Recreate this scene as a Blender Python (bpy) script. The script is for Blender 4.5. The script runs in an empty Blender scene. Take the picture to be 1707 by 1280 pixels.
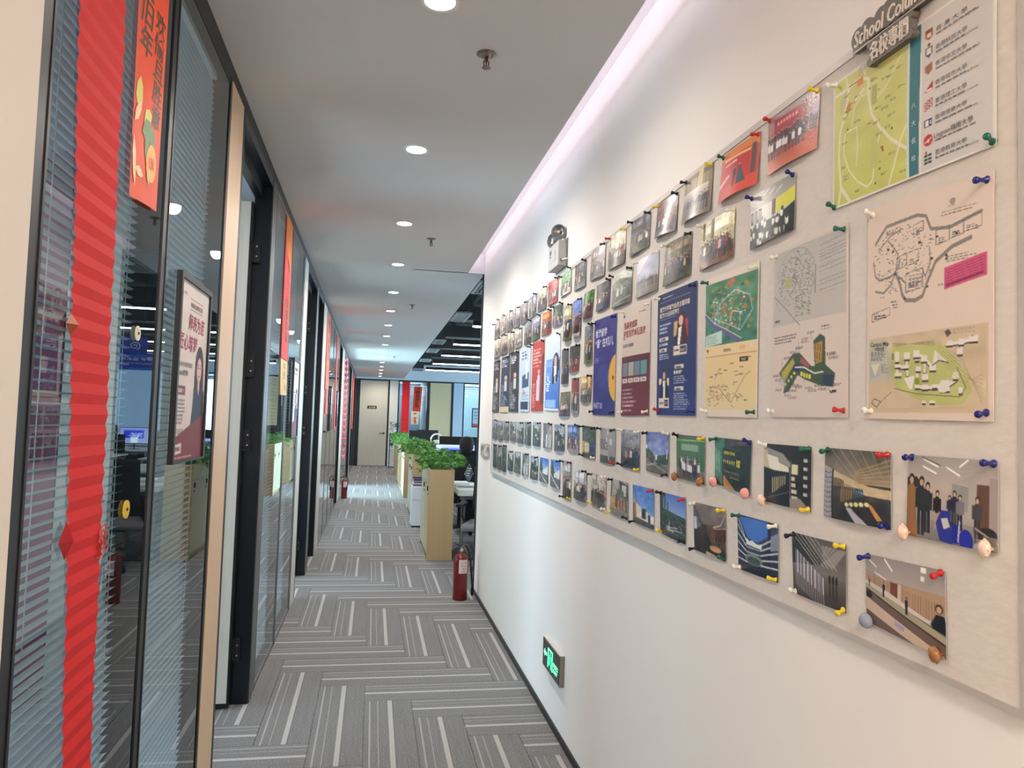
import bpy, math, random
import numpy as np
from mathutils import Vector, Matrix
PI = math.pi
S = bpy.context.scene
COL = S.collection
rng = random.Random(7)

# ------------------------------------------------------------------ camera
FPX, YAW, PITCH, ROLL, CAMH = 1237.53, 0.18298, 0.05271, 0.0317, 1.4303
def cam_axes():
    cy, sy, cp, sp = math.cos(YAW), math.sin(YAW), math.cos(PITCH), math.sin(PITCH)
    f = Vector((sy*cp, cy*cp, sp)); r = Vector((cy, -sy, 0)); u = r.cross(f)
    return r*math.cos(ROLL)+u*math.sin(ROLL), -r*math.sin(ROLL)+u*math.cos(ROLL), f
_r, _u, _f = cam_axes()
cd = bpy.data.cameras.new('camera'); cd.sensor_width = 36.0; cd.lens = FPX*36/1707; cd.clip_start = .02; cd.clip_end = 200
co = bpy.data.objects.new('camera', cd); COL.objects.link(co)
co.matrix_world = Matrix(((_r.x, _u.x, -_f.x, 0), (_r.y, _u.y, -_f.y, 0), (_r.z, _u.z, -_f.z, CAMH), (0, 0, 0, 1)))
S.camera = co

# ------------------------------------------------------------------ colour, world, large lights
S.view_settings.view_transform = 'Standard'; S.view_settings.look = 'None'
S.view_settings.gamma = 1.0; S.view_settings.use_curve_mapping = False
S.view_settings.exposure = 0.70
S.cycles.use_denoising = True
S.cycles.max_bounces = 10; S.cycles.diffuse_bounces = 5; S.cycles.transparent_max_bounces = 16
S.cycles.sample_clamp_indirect = 6.0
w = bpy.data.worlds.new('world'); S.world = w; w.use_nodes = True
w.node_tree.nodes['Background'].inputs[0].default_value = (.62, .80, 1.0, 1)
w.node_tree.nodes['Background'].inputs[1].default_value = 1.0

def area(name, loc, rot, sx, sy, power, col):
    l = bpy.data.lights.new(name, 'AREA'); l.shape = 'RECTANGLE'; l.size = sx; l.size_y = sy; l.energy = power; l.color = col
    o = bpy.data.objects.new(name, l); COL.objects.link(o); o.location = loc; o.rotation_euler = rot; o.visible_glossy = True
    return o
COOL = (.56, .80, 1.0)
area('far_room_fill', (1.15, 26.6, 2.2), (-PI/2, 0, 0), .7, .8, 14, (.75, .88, 1.0))  # weak fill light added to lift the dim room behind the end glass
# daylight entering the windows of the side rooms and of the open office
area('daylight', (-3.85, 2.3, 1.45), (0, -PI/2, 0), 1.7, 2.6, 84, COOL)
area('daylight', (-3.85, 5.6, 1.45), (0, -PI/2, 0), 1.7, 2.2, 90, COOL)
area('daylight', (-3.85, 10.2, 1.45), (0, -PI/2, 0), 1.7, 4.0, 110, COOL)
area('daylight', (-3.85, 15.6, 1.45), (0, -PI/2, 0), 1.7, 4.5, 1100, COOL)
area('daylight', (8.85, 15.0, 1.6), (0, PI/2, 0), 2.0, 15.0, 900, COOL)
area('daylight', (3.6, 26.8, 1.6), (-PI/2, 0, 0), 3.2, 2.0, 260, (.60, .84, 1.0))
# lamps of the lobby behind the photographer
area('lobby_light', (0.16, -1.1, 2.66), (0, 0, 0), .7, 1.2, 40, (1.0, .94, .90))

# ------------------------------------------------------------------ materials
def s2l(c):
    return tuple(((x/255)/12.92 if x/255 <= .04045 else (((x/255)+.055)/1.055)**2.4) for x in c)
_M = {}
def mat(name, rgb, rough=.6, metal=0.0, var=.05, scale=(8, 8, 8), spec=.5, bump=0.0, emit=None, es=0.0, alpha=1.0, coat=0.0, trans=0.0):
    if name in _M: return _M[name]
    m = bpy.data.materials.new(name); m.use_nodes = True; nt = m.node_tree; b = nt.nodes['Principled BSDF']
    c = s2l(rgb)
    tc = nt.nodes.new('ShaderNodeTexCoord'); mp = nt.nodes.new('ShaderNodeMapping'); nt.links.new(tc.outputs['Object'], mp.inputs[0])
    mp.inputs['Scale'].default_value = scale
    nz = nt.nodes.new('ShaderNodeTexNoise'); nz.inputs['Scale'].default_value = 1.0; nz.inputs['Detail'].default_value = 4
    nt.links.new(mp.outputs[0], nz.inputs[0])
    mx = nt.nodes.new('ShaderNodeMix'); mx.data_type = 'RGBA'; nt.links.new(nz.outputs[0], mx.inputs[0])
    mx.inputs[6].default_value = (*[max(0, x*(1-var)) for x in c], 1); mx.inputs[7].default_value = (*[min(1, x*(1+var)) for x in c], 1)
    nt.links.new(mx.outputs[2], b.inputs['Base Color'])
    b.inputs['Roughness'].default_value = rough; b.inputs['Metallic'].default_value = metal; b.inputs['Specular IOR Level'].default_value = spec
    if coat: b.inputs['Coat Weight'].default_value = coat; b.inputs['Coat Roughness'].default_value = .1
    if trans: b.inputs['Transmission Weight'].default_value = trans
    if bump:
        bp = nt.nodes.new('ShaderNodeBump'); bp.inputs['Strength'].default_value = bump; bp.inputs['Distance'].default_value = .002
        nt.links.new(nz.outputs[0], bp.inputs['Height']); nt.links.new(bp.outputs[0], b.inputs['Normal'])
    if emit: b.inputs['Emission Color'].default_value = (*s2l(emit), 1); b.inputs['Emission Strength'].default_value = es
    _M[name] = m; return m

def glass_mat(name, tint, refl=1.0):
    m = bpy.data.materials.new(name); m.use_nodes = True; nt = m.node_tree
    for n in list(nt.nodes): nt.nodes.remove(n)
    out = nt.nodes.new('ShaderNodeOutputMaterial'); mix = nt.nodes.new('ShaderNodeMixShader')
    tr = nt.nodes.new('ShaderNodeBsdfTransparent'); tr.inputs[0].default_value = (*tint, 1)
    gl = nt.nodes.new('ShaderNodeBsdfGlossy'); gl.inputs['Roughness'].default_value = 0.0
    fr = nt.nodes.new('ShaderNodeFresnel'); fr.inputs[0].default_value = 1.5
    geo = nt.nodes.new('ShaderNodeNewGeometry')
    mul = nt.nodes.new('ShaderNodeMath'); mul.operation = 'MULTIPLY'; mul.use_clamp = True; mul.inputs[1].default_value = refl
    sub = nt.nodes.new('ShaderNodeMath'); sub.operation = 'SUBTRACT'; sub.inputs[0].default_value = 1.0; nt.links.new(geo.outputs['Backfacing'], sub.inputs[1])
    m2 = nt.nodes.new('ShaderNodeMath'); m2.operation = 'MULTIPLY'
    nt.links.new(fr.outputs[0], mul.inputs[0]); nt.links.new(mul.outputs[0], m2.inputs[0]); nt.links.new(sub.outputs[0], m2.inputs[1])
    nt.links.new(m2.outputs[0], mix.inputs[0]); nt.links.new(tr.outputs[0], mix.inputs[1]); nt.links.new(gl.outputs[0], mix.inputs[2])
    nt.links.new(mix.outputs[0], out.inputs[0]); _M[name] = m; return m
GLASS = glass_mat('partition_glass', (.70, .745, .74), 1.35)

def wood(name, rgb, rgb2, rough=.5, axis='z'):
    if name in _M: return _M[name]
    m = mat(name, rgb, rough, var=.0); nt = m.node_tree
    mp = [n for n in nt.nodes if n.type == 'MAPPING'][0]; mp.inputs['Scale'].default_value = (60, 60, 1.5) if axis == 'z' else (60, 1.5, 60)
    mx = [n for n in nt.nodes if n.type == 'MIX'][0]
    mx.inputs[6].default_value = (*s2l(rgb), 1); mx.inputs[7].default_value = (*s2l(rgb2), 1)
    nz = [n for n in nt.nodes if n.type == 'TEX_NOISE'][0]; nz.inputs['Detail'].default_value = 6; nz.inputs['Distortion'].default_value = .6
    return m

def paint_mat(name, rough=.35, coat=0.0, spec=.5):
    if name in _M: return _M[name]
    m = bpy.data.materials.new(name); m.use_nodes = True; nt = m.node_tree; b = nt.nodes['Principled BSDF']
    a = nt.nodes.new('ShaderNodeVertexColor'); a.layer_name = 'Print'
    nt.links.new(a.outputs[0], b.inputs['Base Color']); b.inputs['Roughness'].default_value = rough; b.inputs['Coat Weight'].default_value = coat
    b.inputs['Specular IOR Level'].default_value = spec; b.inputs['Coat Roughness'].default_value = .15
    nz = nt.nodes.new('ShaderNodeTexNoise'); nz.inputs['Scale'].default_value = 30; nz.inputs['Detail'].default_value = 1
    bp = nt.nodes.new('ShaderNodeBump'); bp.inputs['Strength'].default_value = .10; bp.inputs['Distance'].default_value = .004
    nt.links.new(nz.outputs[0], bp.inputs['Height']); nt.links.new(bp.outputs[0], b.inputs['Normal'])
    _M[name] = m; return m

# ------------------------------------------------------------------ object helpers
WO = {}     # world origin of things and parts
def thing(name, label, cat, loc=(0, 0, 0), group=None, rotz=0):
    o = bpy.data.objects.new(name, None); COL.objects.link(o); o.empty_display_size = .1
    o.location = loc; o.rotation_euler = (0, 0, rotz); o['label'] = label; o['category'] = cat
    if group: o['group'] = group
    WO[o.name] = Vector(loc); return o
def tag(o, label, cat, group=None):
    o['label'] = label; o['category'] = cat
    if group: o['group'] = group
    return o
def struct(o):
    o['kind'] = 'structure'; return o
def obj_of(name, me, parent=None, origin=None):
    o = bpy.data.objects.new(name, me); COL.objects.link(o)
    if parent: o.parent = parent
    return o
class MB:
    """collects shapes given in world coordinates and links them as ONE mesh object"""
    def __init__(s): s.v = []; s.f = []; s.sm = []; s.uv = None
    def add(s, vs, fs, smooth=False):
        n = len(s.v); s.v += [tuple(x) for x in vs]; s.f += [tuple(i+n for i in f) for f in fs]; s.sm += [smooth]*len(fs); return s
    def box(s, x0, x1, y0, y1, z0, z1):
        return s.add([(x0,y0,z0),(x1,y0,z0),(x1,y1,z0),(x0,y1,z0),(x0,y0,z1),(x1,y0,z1),(x1,y1,z1),(x0,y1,z1)],
                     [(0,3,2,1),(4,5,6,7),(0,1,5,4),(1,2,6,5),(2,3,7,6),(3,0,4,7)])
    def lathe(s, prof, c=(0,0,0), n=24, axis='z', ang=None, cap=True):
        vs = []; c = Vector(c)
        for (r, h) in prof:
            for i in range(n):
                a = 2*PI*i/n; p = Vector((r*math.cos(a), r*math.sin(a), h))
                if axis == 'x': p = Vector((p.z, p.x, p.y))
                elif axis == 'y': p = Vector((p.x, p.z, p.y))
                elif isinstance(axis, Matrix): p = axis @ p
                vs.append(c+p)
        fs = [(j*n+i, j*n+(i+1) % n, (j+1)*n+(i+1) % n, (j+1)*n+i) for j in range(len(prof)-1) for i in range(n)]
        if cap: fs += [tuple(range(n))[::-1], tuple((len(prof)-1)*n+i for i in range(n))]
        return s.add(vs, fs, True)
    def tube(s, pts, r, n=8):
        pts = [Vector(p) for p in pts]; vs = []; rr = r if isinstance(r, (list, tuple)) else [r]*len(pts)
        up = Vector((0, 0, 1))
        for i, p in enumerate(pts):
            d = (pts[min(i+1, len(pts)-1)]-pts[max(i-1, 0)]).normalized()
            a = d.cross(up); a = a.normalized() if a.length > 1e-3 else d.cross(Vector((1, 0, 0))).normalized(); b = d.cross(a)
            vs += [p+(a*math.cos(2*PI*k/n)+b*math.sin(2*PI*k/n))*rr[i] for k in range(n)]
        fs = [(i*n+k, i*n+(k+1) % n, (i+1)*n+(k+1) % n, (i+1)*n+k) for i in range(len(pts)-1) for k in range(n)]
        fs += [tuple(range(n))[::-1], tuple((len(pts)-1)*n+k for k in range(n))]
        return s.add(vs, fs, True)
    def build(s, name, m, parent=None, origin=None, bevel=0.0):
        if parent is not None: O = WO[parent.name]
        else:
            if origin is None:
                xs, ys, zs = zip(*s.v); origin = ((min(xs)+max(xs))/2, (min(ys)+max(ys))/2, min(zs))
            O = Vector(origin)
        me = bpy.data.meshes.new(name); me.from_pydata([(a-O.x, b-O.y, c-O.z) for a, b, c in s.v], [], s.f)
        if any(s.sm): me.polygons.foreach_set('use_smooth', s.sm)
        if s.uv is not None:
            ul = me.uv_layers.new(name='UVMap'); ul.data.foreach_set('uv', np.array(s.uv, dtype=np.float32).ravel())
        me.materials.append(m); me.update()
        o = bpy.data.objects.new(name, me); COL.objects.link(o)
        if parent is not None: o.parent = parent
        else: o.location = O
        WO[o.name] = O
        if bevel:
            md = o.modifiers.new('bevel', 'BEVEL'); md.width = bevel; md.segments = 2; md.limit_method = 'ANGLE'
        if any(s.sm) and hasattr(me, 'set_sharp_from_angle'): me.set_sharp_from_angle(angle=math.radians(40))
        return o
def dup(root, loc, label=None, group=None, rotz=None):
    def cp(o, par):
        c = o.copy(); COL.objects.link(c)
        if par: c.parent = par
        for ch in o.children: cp(ch, c)
        return c
    r = cp(root, None); r.location = loc; WO[r.name] = Vector(loc)
    if rotz is not None: r.rotation_euler = (0, 0, rotz)
    if label: r['label'] = label
    if group: r['group'] = group
    return r

# ------------------------------------------------------------------ text glyph meshes
_T = {}
def glyphs(body, bold=0.0, shear=0.0):
    k = (body, bold, shear)
    if k in _T: return _T[k]
    cu = bpy.data.curves.new('t', 'FONT'); cu.body = body; cu.size = 1.0; cu.offset = bold; cu.shear = shear; cu.resolution_u = 2
    o = bpy.data.objects.new('t', cu); COL.objects.link(o)
    bpy.context.view_layer.update()
    me = bpy.data.meshes.new_from_object(o.evaluated_get(bpy.context.evaluated_depsgraph_get()))
    vs = [(v.co.x, v.co.y) for v in me.vertices]; fs = [tuple(p.vertices) for p in me.polygons]
    bpy.data.objects.remove(o); bpy.data.curves.remove(cu); bpy.data.meshes.remove(me)
    if not vs: vs = [(0, 0), (.5, 0), (.5, .5)]; fs = [(0, 1, 2)]
    xs = [v[0] for v in vs]; ys = [v[1] for v in vs]
    _T[k] = (vs, fs, (min(xs), max(xs), min(ys), max(ys))); return _T[k]

class Surf:
    """a hung sheet: corner points TL TR BR BL in (y, z) on the plane x = x0; n = direction off the wall"""
    def __init__(s, q, x0, n, bulge=0.0, pinned=False, lift=0.0):
        s.q = [np.array(p, float) for p in q]; s.x0 = x0; s.n = n; s.b = bulge; s.pin = pinned; s.lift = lift
        s.w = abs(s.q[1][0]-s.q[0][0]); s.h = abs(s.q[3][1]-s.q[0][1]); s.asp = s.w/s.h
    def P(s, u, v, off=0.0):
        a = s.q[0]*(1-u)+s.q[1]*u; b = s.q[3]*(1-u)+s.q[2]*u; p = a*(1-v)+b*v
        d = s.lift+s.b*(math.sin(PI*min(1, max(0, u)))*(.35+.65*v)*(1 if not s.pin else math.sin(PI*(.15+.7*v))) + (0 if s.pin else .45*v*v))
        return (s.x0+s.n*(d+off), p[0], p[1])
def sheet(name, sf, nx, ny, m, parent=None, img=None, th=.0008):
    vs = [sf.P(i/nx, j/ny) for j in range(ny+1) for i in range(nx+1)]
    fs = [(j*(nx+1)+i, (j+1)*(nx+1)+i, (j+1)*(nx+1)+i+1, j*(nx+1)+i+1) for j in range(ny) for i in range(nx)]
    if sf.q[1][0] > sf.q[0][0] and sf.n > 0: pass
    n0 = len(vs)
    rim = [i for i in range(nx)]+[(j)*(nx+1)+nx for j in range(ny)]+[ny*(nx+1)+i for i in range(nx, 0, -1)]+[j*(nx+1) for j in range(ny, 0, -1)]
    for k in rim: x, y, z = vs[k]; vs.append((x-sf.n*th, y, z))
    L = len(rim); fs += [(rim[k], rim[(k+1) % L], n0+(k+1) % L, n0+k) for k in range(L)]
    b = MB(); b.add(vs, fs, True); o = b.build(name, m, parent)
    if img is not None:
        me = o.data; a = me.color_attributes.new('Print', 'FLOAT_COLOR', 'POINT')
        g = np.ones((len(vs), 4), np.float32)
        H, W = img.shape[:2]
        jj = (np.arange(ny+1)/ny*(H-1)).round().astype(int); ii = (np.arange(nx+1)/nx*(W-1)).round().astype(int)
        gg = img[jj][:, ii].reshape(-1, 3); g[:n0, :3] = gg
        g[n0:, :3] = .7
        a.data.foreach_set('color', g.ravel())
    return o
class Letters:
    def __init__(s, sf): s.sf = sf; s.mb = {}
    def add(s, body, u, v, h, col, w=None, bold=0.0, vertical=False, shear=0.0, off=.0007, anchor='l'):
        """u, v = left and baseline; h = letter height as a fraction of the sheet height; w = width fraction to squeeze to"""
        sf = s.sf
        if vertical:
            for k, ch in enumerate(body): s.add(ch, u, v+k*h*1.15, h, col, w, bold, False, shear, off)
            return
        vs, fs, (x0, x1, y0, y1) = glyphs(body, bold, shear)
        cjk = any(ord(c) > 0x2E80 for c in body)
        hh = .86 if cjk else .70
        sy = h/hh; sx = h*sf.h/hh/sf.w
        if w: sx = w/(x1-x0)
        ox = u-x0*sx
        if anchor == 'c': ox = u-(x0+x1)/2*sx
        pts = [sf.P(ox+x*sx, v-y*sy, off) for x, y in vs]
        s.mb.setdefault(col, MB()).add(pts, fs)
    def rect(s, u0, v0, u1, v1, col, off=.0005):
        n = 6
        for k in range(n):
            a = u0+(u1-u0)*k/n; b = u0+(u1-u0)*(k+1)/n
            s.mb.setdefault(col, MB()).add([s.sf.P(a, v0, off), s.sf.P(b, v0, off), s.sf.P(b, v1, off), s.sf.P(a, v1, off)], [(0, 1, 2, 3)])
    def build(s, parent, name='lettering'):
        for col, b in s.mb.items(): b.build(name, mat('ink_%d_%d_%d' % col, col, .5, var=.02), parent)['kind'] = 'stuff'

# ------------------------------------------------------------------ painter for flat prints (colours per mesh point)
class Cv:
    def __init__(s, w, h, col=(200, 200, 200), ss=2, asp=1.0):
        s.W, s.H = w*ss, h*ss; s.ss = ss; s.a = np.ones((s.H, s.W, 3))*np.array(col, float); s.asp = asp
        s.U, s.V = np.meshgrid((np.arange(s.W)+.5)/s.W, (np.arange(s.H)+.5)/s.H)
    def rect(s, u0, v0, u1, v1, c):
        s.a[max(0, int(round(v0*s.H))):max(0, int(round(v1*s.H))), max(0, int(round(u0*s.W))):max(0, int(round(u1*s.W)))] = c
    def grad(s, v0, v1, c0, c1, u0=0, u1=1):
        i0, i1 = int(v0*s.H), max(int(v0*s.H)+1, int(v1*s.H)); t = np.linspace(0, 1, i1-i0)[:, None, None]
        s.a[i0:i1, int(u0*s.W):int(u1*s.W)] = (np.array(c0)*(1-t)+np.array(c1)*t)
    def ell(s, u, v, ru, rv, c):
        s.a[((s.U-u)/ru)**2+((s.V-v)/rv)**2 < 1] = c
    def poly(s, pts, c):
        ins = np.zeros(s.U.shape, bool); n = len(pts)
        for i in range(n):
            (x1, y1), (x2, y2) = pts[i], pts[(i+1) % n]
            if y1 == y2: continue
            cnd = ((y1 > s.V) != (y2 > s.V)) & (s.U < (x2-x1)*(s.V-y1)/(y2-y1)+x1); ins ^= cnd
        s.a[ins] = c
    def line(s, pts, th, c):
        A = s.asp
        for (x1, y1), (x2, y2) in zip(pts[:-1], pts[1:]):
            dx, dy = (x2-x1)*A, y2-y1; L = dx*dx+dy*dy+1e-12
            t = np.clip((((s.U-x1)*A)*dx+(s.V-y1)*dy)/L, 0, 1)
            d = np.hypot((s.U-x1)*A-t*dx, s.V-y1-t*dy); s.a[d < th/2] = c
    def noise(s, amp, cells=6, seed=0, u0=0, v0=0, u1=1, v1=1):
        r = np.random.RandomState(seed); i0, i1, j0, j1 = int(v0*s.H), int(v1*s.H), int(u0*s.W), int(u1*s.W)
        h, w = i1-i0, j1-j0
        if h < 2 or w < 2: return
        g = r.randn(max(2, int(cells*h/w)+2), cells+2, 1)*amp
        y = np.linspace(0, g.shape[0]-1.01, h); x = np.linspace(0, g.shape[1]-1.01, w); yi, xi = y.astype(int), x.astype(int); fy, fx = (y-yi)[:, None, None], (x-xi)[None, :, None]
        s.a[i0:i1, j0:j1] += (g[yi][:, xi]*(1-fy)*(1-fx)+g[yi+1][:, xi]*fy*(1-fx)+g[yi][:, xi+1]*(1-fy)*fx+g[yi+1][:, xi+1]*fy*fx)
    def speck(s, amp, seed=0):
        r = np.random.RandomState(seed); s.a += r.randn(s.H//s.ss, s.W//s.ss, 1).repeat(s.ss, 0).repeat(s.ss, 1)*amp
    def scrib(s, u0, v0, u1, v1, c, lines, seed=0, th=None, fill=.9):
        """rows of small print"""
        r = random.Random(seed); th = th or (v1-v0)/lines*.5
        for k in range(lines):
            v = v0+(v1-v0)*(k+.2)/lines; e = u0+(u1-u0)*r.uniform(.6, fill); x = u0
            while x < e:
                w = r.uniform(.01, .035); s.rect(x, v, min(e, x+w), v+th, c); x += w+.008
    def fig(s, u, v, h, shirt, pants=(40, 42, 50), hair=(30, 25, 25), skin=(205, 165, 140)):
        a = s.asp; w = h*.24/a
        s.rect(u-w*.36, v-h*.48, u-w*.04, v, pants); s.rect(u+w*.04, v-h*.48, u+w*.36, v, pants)
        s.ell(u, v-h*.64, w*.5, h*.22, shirt); s.rect(u-w*.6, v-h*.80, u-w*.38, v-h*.46, shirt); s.rect(u+w*.38, v-h*.80, u+w*.6, v-h*.46, shirt)
        s.ell(u, v-h*.93, w*.27, h*.085, hair); s.ell(u, v-h*.905, w*.2, h*.06, skin)
    def done(s):
        a = s.a.clip(0, 255).reshape(s.H//s.ss, s.ss, s.W//s.ss, s.ss, 3).mean((1, 3))/255
        return np.where(a <= .04045, a/12.92, ((a+.055)/1.055)**2.4)
# ------------------------------------------------------------------ what each print shows
SH = [(45,48,60),(220,215,205),(90,95,110),(60,60,65),(150,60,55),(70,90,130),(190,180,160),(30,32,40),(120,110,95)]
def crowd(c, n, v, h, seed, rows=1, u0=.06, u1=.94, cols=SH, jit=.03):
    r = random.Random(seed)
    for k in range(rows):
        for i in range(n):
            u = u0+(u1-u0)*(i+.5+(k % 2)*.4-.2)/n
            c.fig(u+r.uniform(-.01, .01), v+k*h*.22+r.uniform(-jit, jit)*h, h*r.uniform(.88, 1.05), r.choice(cols), r.choice([(35,36,45),(60,60,70),(90,80,70)]))
def paint(kind, nx, ny, asp):
    k = kind.split(':'); t = k[0]; seed = int(k[1]); r = random.Random(seed*31+5)
    c = Cv(nx+1, ny+1, (190,185,178), 2 if nx > 20 else 1, asp)
    if t == 'crowd':
        a, b = [tuple(int(x) for x in s.split(',')) for s in k[2:4]]
        c.grad(0, .62, [min(255, x*1.12) for x in a], [x*.92 for x in a]); c.grad(.62, 1, [x*.9 for x in b], b)
        if r.random() < .5: c.rect(.15, .12, .85, .27, [min(255, x*1.25+15) for x in a])
        c.noise(20, 6, seed); n = r.randint(8, 12)
        for _ in range(3): u_ = r.random(); k_ = r.choice([.5,.65,1.15]); c.rect(u_, 0, u_+r.uniform(.03,.1), r.uniform(.3,.6), [x*k_ for x in a])
        crowd(c, n, .78, .40, seed, 1, .04, .96, SH[:1]*2+SH[2:8]); crowd(c, n, .90, .44, seed+7, 1, .07, .93)
        c.noise(12, 16, seed+3); c.a = 128+(c.a-128)*1.3-24
    elif t == 'hall':
        if seed == 14:
            c.grad(0, 1, (150,130,95), (120,110,100)); c.rect(0, 0, 1, .12, (110,95,60)); c.rect(.58, 0, .72, .5, (200,180,110))
            for i in range(9): c.rect(.06+i*.1, .12, .075+i*.1, .5, (205,190,160))
            c.grad(.35, .6, (215,205,190), (150,140,130), 0, .9); crowd(c, 9, .9, .42, seed, 1, .25, .95, [(40,42,55),(60,65,80),(90,60,55)])
        else:
            c.grad(0, 1, (120,125,110), (70,75,68)); c.poly([(0,.0),(.6,0),(1,.15),(1,.3),(.4,.18),(0,.3)], (215,215,200))
            for i in range(8): c.rect(.1+i*.11, .35+(i % 3)*.08, .16+i*.11, .37+(i % 3)*.08, (210,205,190))
            c.ell(.35, .62, .06, .16, (215,210,200)); c.ell(.55, .55, .06, .14, (190,190,180)); c.rect(.3, .7, .45, .86, (60,62,60))
            c.noise(18, 9, seed); c.line([(.05,.9),(.95,.8)], .03, (170,170,160))
    elif t == 'stage':
        c.grad(0, 1, (205,80,45), (190,60,40)); c.poly([(0,0),(1,0),(1,.2),(0,.12)], (225,130,60)); c.rect(.12, .16, .80, .72, (196,44,48))
        c.poly([(.12,.14),(.82,.20),(.82,.25),(.12,.19)], (235,190,130)); c.rect(.84, .15, .93, .75, (90,60,70)); c.poly([(0,.75),(1,.72),(1,1),(0,1)], (214,70,45))
        for i in range(6): c.rect(.18+i*.055, .27, .215+i*.055, .31, (250,225,215))
        c.poly([(0,.62),(.3,.5),(.34,.55),(0,.72)], (245,190,185)); c.fig(.47, .80, .42, (50,50,62)); c.fig(.60, .80, .43, (60,70,75), (70,85,95)); c.poly([(.56,.55),(.66,.55),(.76,.80),(.54,.80)], (60,75,85))
    elif t == 'redgroup':
        c.grad(0, 1, (170,150,150), (190,90,60)); c.rect(.15, .10, .74, .48, (168,48,60)); c.rect(.74, .05, .8, .5, (120,70,55)); c.rect(0, .62, 1, 1, (196,92,58))
        c.grad(.62, 1, (178,70,48), (205,105,68))
        for i in range(7): c.rect(.22+i*.06, .16, .26+i*.06, .22, (225,170,165))
        crowd(c, 13, .66, .36, seed, 1, .0, 1.0, [(35,38,55),(45,48,62),(60,60,70)]); crowd(c, 12, .76, .33, seed+1, 1, .02, .8, [(235,230,225),(225,220,215),(40,42,55)]); c.fig(.93, .62, .5, (150,140,170))
    elif t == 'plaza':
        c.grad(0, .6, (172,176,200), (188,190,205)); c.grad(.6, 1, (150,145,140), (120,112,105)); c.noise(10, 4, seed); c.poly([(0,0),(.6,0),(.2,.35),(0,.4)], (220,222,230))
        crowd(c, 12, .8, .3, seed, 1, .02, .98, [(60,62,80),(90,92,110),(50,50,60)])
    elif t == 'lecture':
        c.grad(0, .3, (150,146,140), (165,160,152)); c.grad(.3, .6, (205,200,190), (200,195,185)); c.rect(0, .6, 1, 1, (32,36,36))
        for i in range(3): c.line([(.35+i*.14, .12+.03*i), (.46+i*.14, .04+.03*i)], .018, (245,245,240)); c.rect(.03+i*.1, .33, .10+i*.1, .62, (60,62,64)); c.rect(.04+i*.1, .36, .09+i*.1, .58, (150,150,150))
        c.poly([(.62,.30),(1,.22),(1,.48),(.62,.56)], (214,214,70)); c.rect(.55, .28, .62, .56, (60,55,50)); c.poly([(.66,.62),(1,.48),(1,1),(.5,1)], (22,34,34))
        for i in range(34):
            u, v = r.uniform(.0, .95), r.uniform(.58, .98); c.ell(u, v, .03, .07, r.choice([(235,232,222),(240,238,230),(214,214,170),(30,30,30)])); c.ell(u, v-.07, .018, .035, (28,24,24))
    elif t in ('street', 'street2', 'tower', 'tower2'):
        sky = (110,140,190) if t != 'street' else r.choice([(150,160,165),(165,170,168),(140,150,165),(120,130,125)])
        if t == 'street2': sky = (96,110,165)
        c.grad(0, .6, sky, [min(255, x+45) for x in sky]); g = r.choice([(90,95,88),(110,108,100),(80,84,86)])
        c.grad(.6, 1, g, [x*.85 for x in g])
        if t == 'street2':
            c.grad(.62, 1, (125,122,118), (100,94,86))
            for i in range(14): c.ell(.0+i*.028, .52+abs(i-3)*.012, .07, .13, (34+i*2,58,36)); c.ell(1-i*.03, .60+i*.006, .06, .12, (40,66,40))
            c.poly([(0,.36),(.12,.42),(.3,.62),(0,.66)], (60,80,55)); c.poly([(0,.30),(.1,.36),(.1,.44),(0,.4)], (225,225,215)); c.rect(.5, .55, .56, .66, (225,225,235)); c.rect(.9, .40, .94, .62, (220,225,230))
            c.line([(0,.85),(.4,.78),(1,.93)], .02, (190,185,175)); c.line([(.2,.78),(.7,.74),(1,.8)], .012, (170,165,160))
        elif t == 'street':
            for i in range(5):
                u = r.random(); w = r.uniform(.12, .3); b = r.choice([(120,120,118),(150,150,145),(80,84,84),(170,168,160)]); c.rect(u-w/2, r.uniform(.1, .4), u+w/2, .72, b)
            for i in range(7): c.ell(r.random(), r.uniform(.3, .6), .15, .12, r.choice([(50,75,50),(70,90,60),(40,60,44)]))
            if seed == 60: c.rect(0, .5, .55, .85, (200,175,70)); c.rect(.3, .55, .6, .8, (230,225,215)); c.grad(0, .45, (50,70,55), (70,90,75)); c.rect(.62, .5, 1, 1, (60,75,110))
            if seed in (70, 72): c.a *= .6
        elif t == 'tower':
            c.grad(0, .5, (60,110,205), (150,185,225)); c.poly([(0,.25),(.3,.1),(.6,.6),(0,.8)], (50,80,55)); c.poly([(.5,.5),(1,.3),(1,.7),(.5,.7)], (225,225,225)); c.poly([(0,.6),(1,.65),(1,1),(0,1)], (95,98,98)); c.line([(.1,.55),(.9,.95)], .04, (220,220,215))
        else:
            c.grad(0, .7, (70,120,200), (120,160,215)); c.poly([(.18,.45),(1,.70),(1,.95),(.18,.9)], (228,220,208)); c.rect(.5, .55, .68, .8, (45,48,50)); c.rect(.75, .66, .86, .86, (60,62,62)); c.poly([(0,.8),(1,.88),(1,1),(0,1)], (85,82,76))
            c.poly([(.1,.35),(.2,.38),(.25,.85),(.1,.85)], (205,120,70)); c.rect(.02, .5, .1, .9, (60,90,70)); c.line([(.15,.05),(.22,.4)], .03, (60,65,110)); c.line([(.28,.03),(.2,.2)], .02, (60,65,110))
        c.noise(16, 8, seed)
        if t == 'street': c.noise(22, 14, seed+9); c.a = 128+(c.a-128)*1.2-14
        if t == 'street' and r.random() < .4: crowd(c, 4, .9, .3, seed, 1)
    elif t == 'room':
        c.grad(0, 1, (165,165,160), (120,120,118)); c.poly([(0,0),(1,0),(.2,.7),(0,.6)], (105,105,104)); c.poly([(0,1),(0,.6),(.6,1)], (50,52,52)); 
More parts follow.
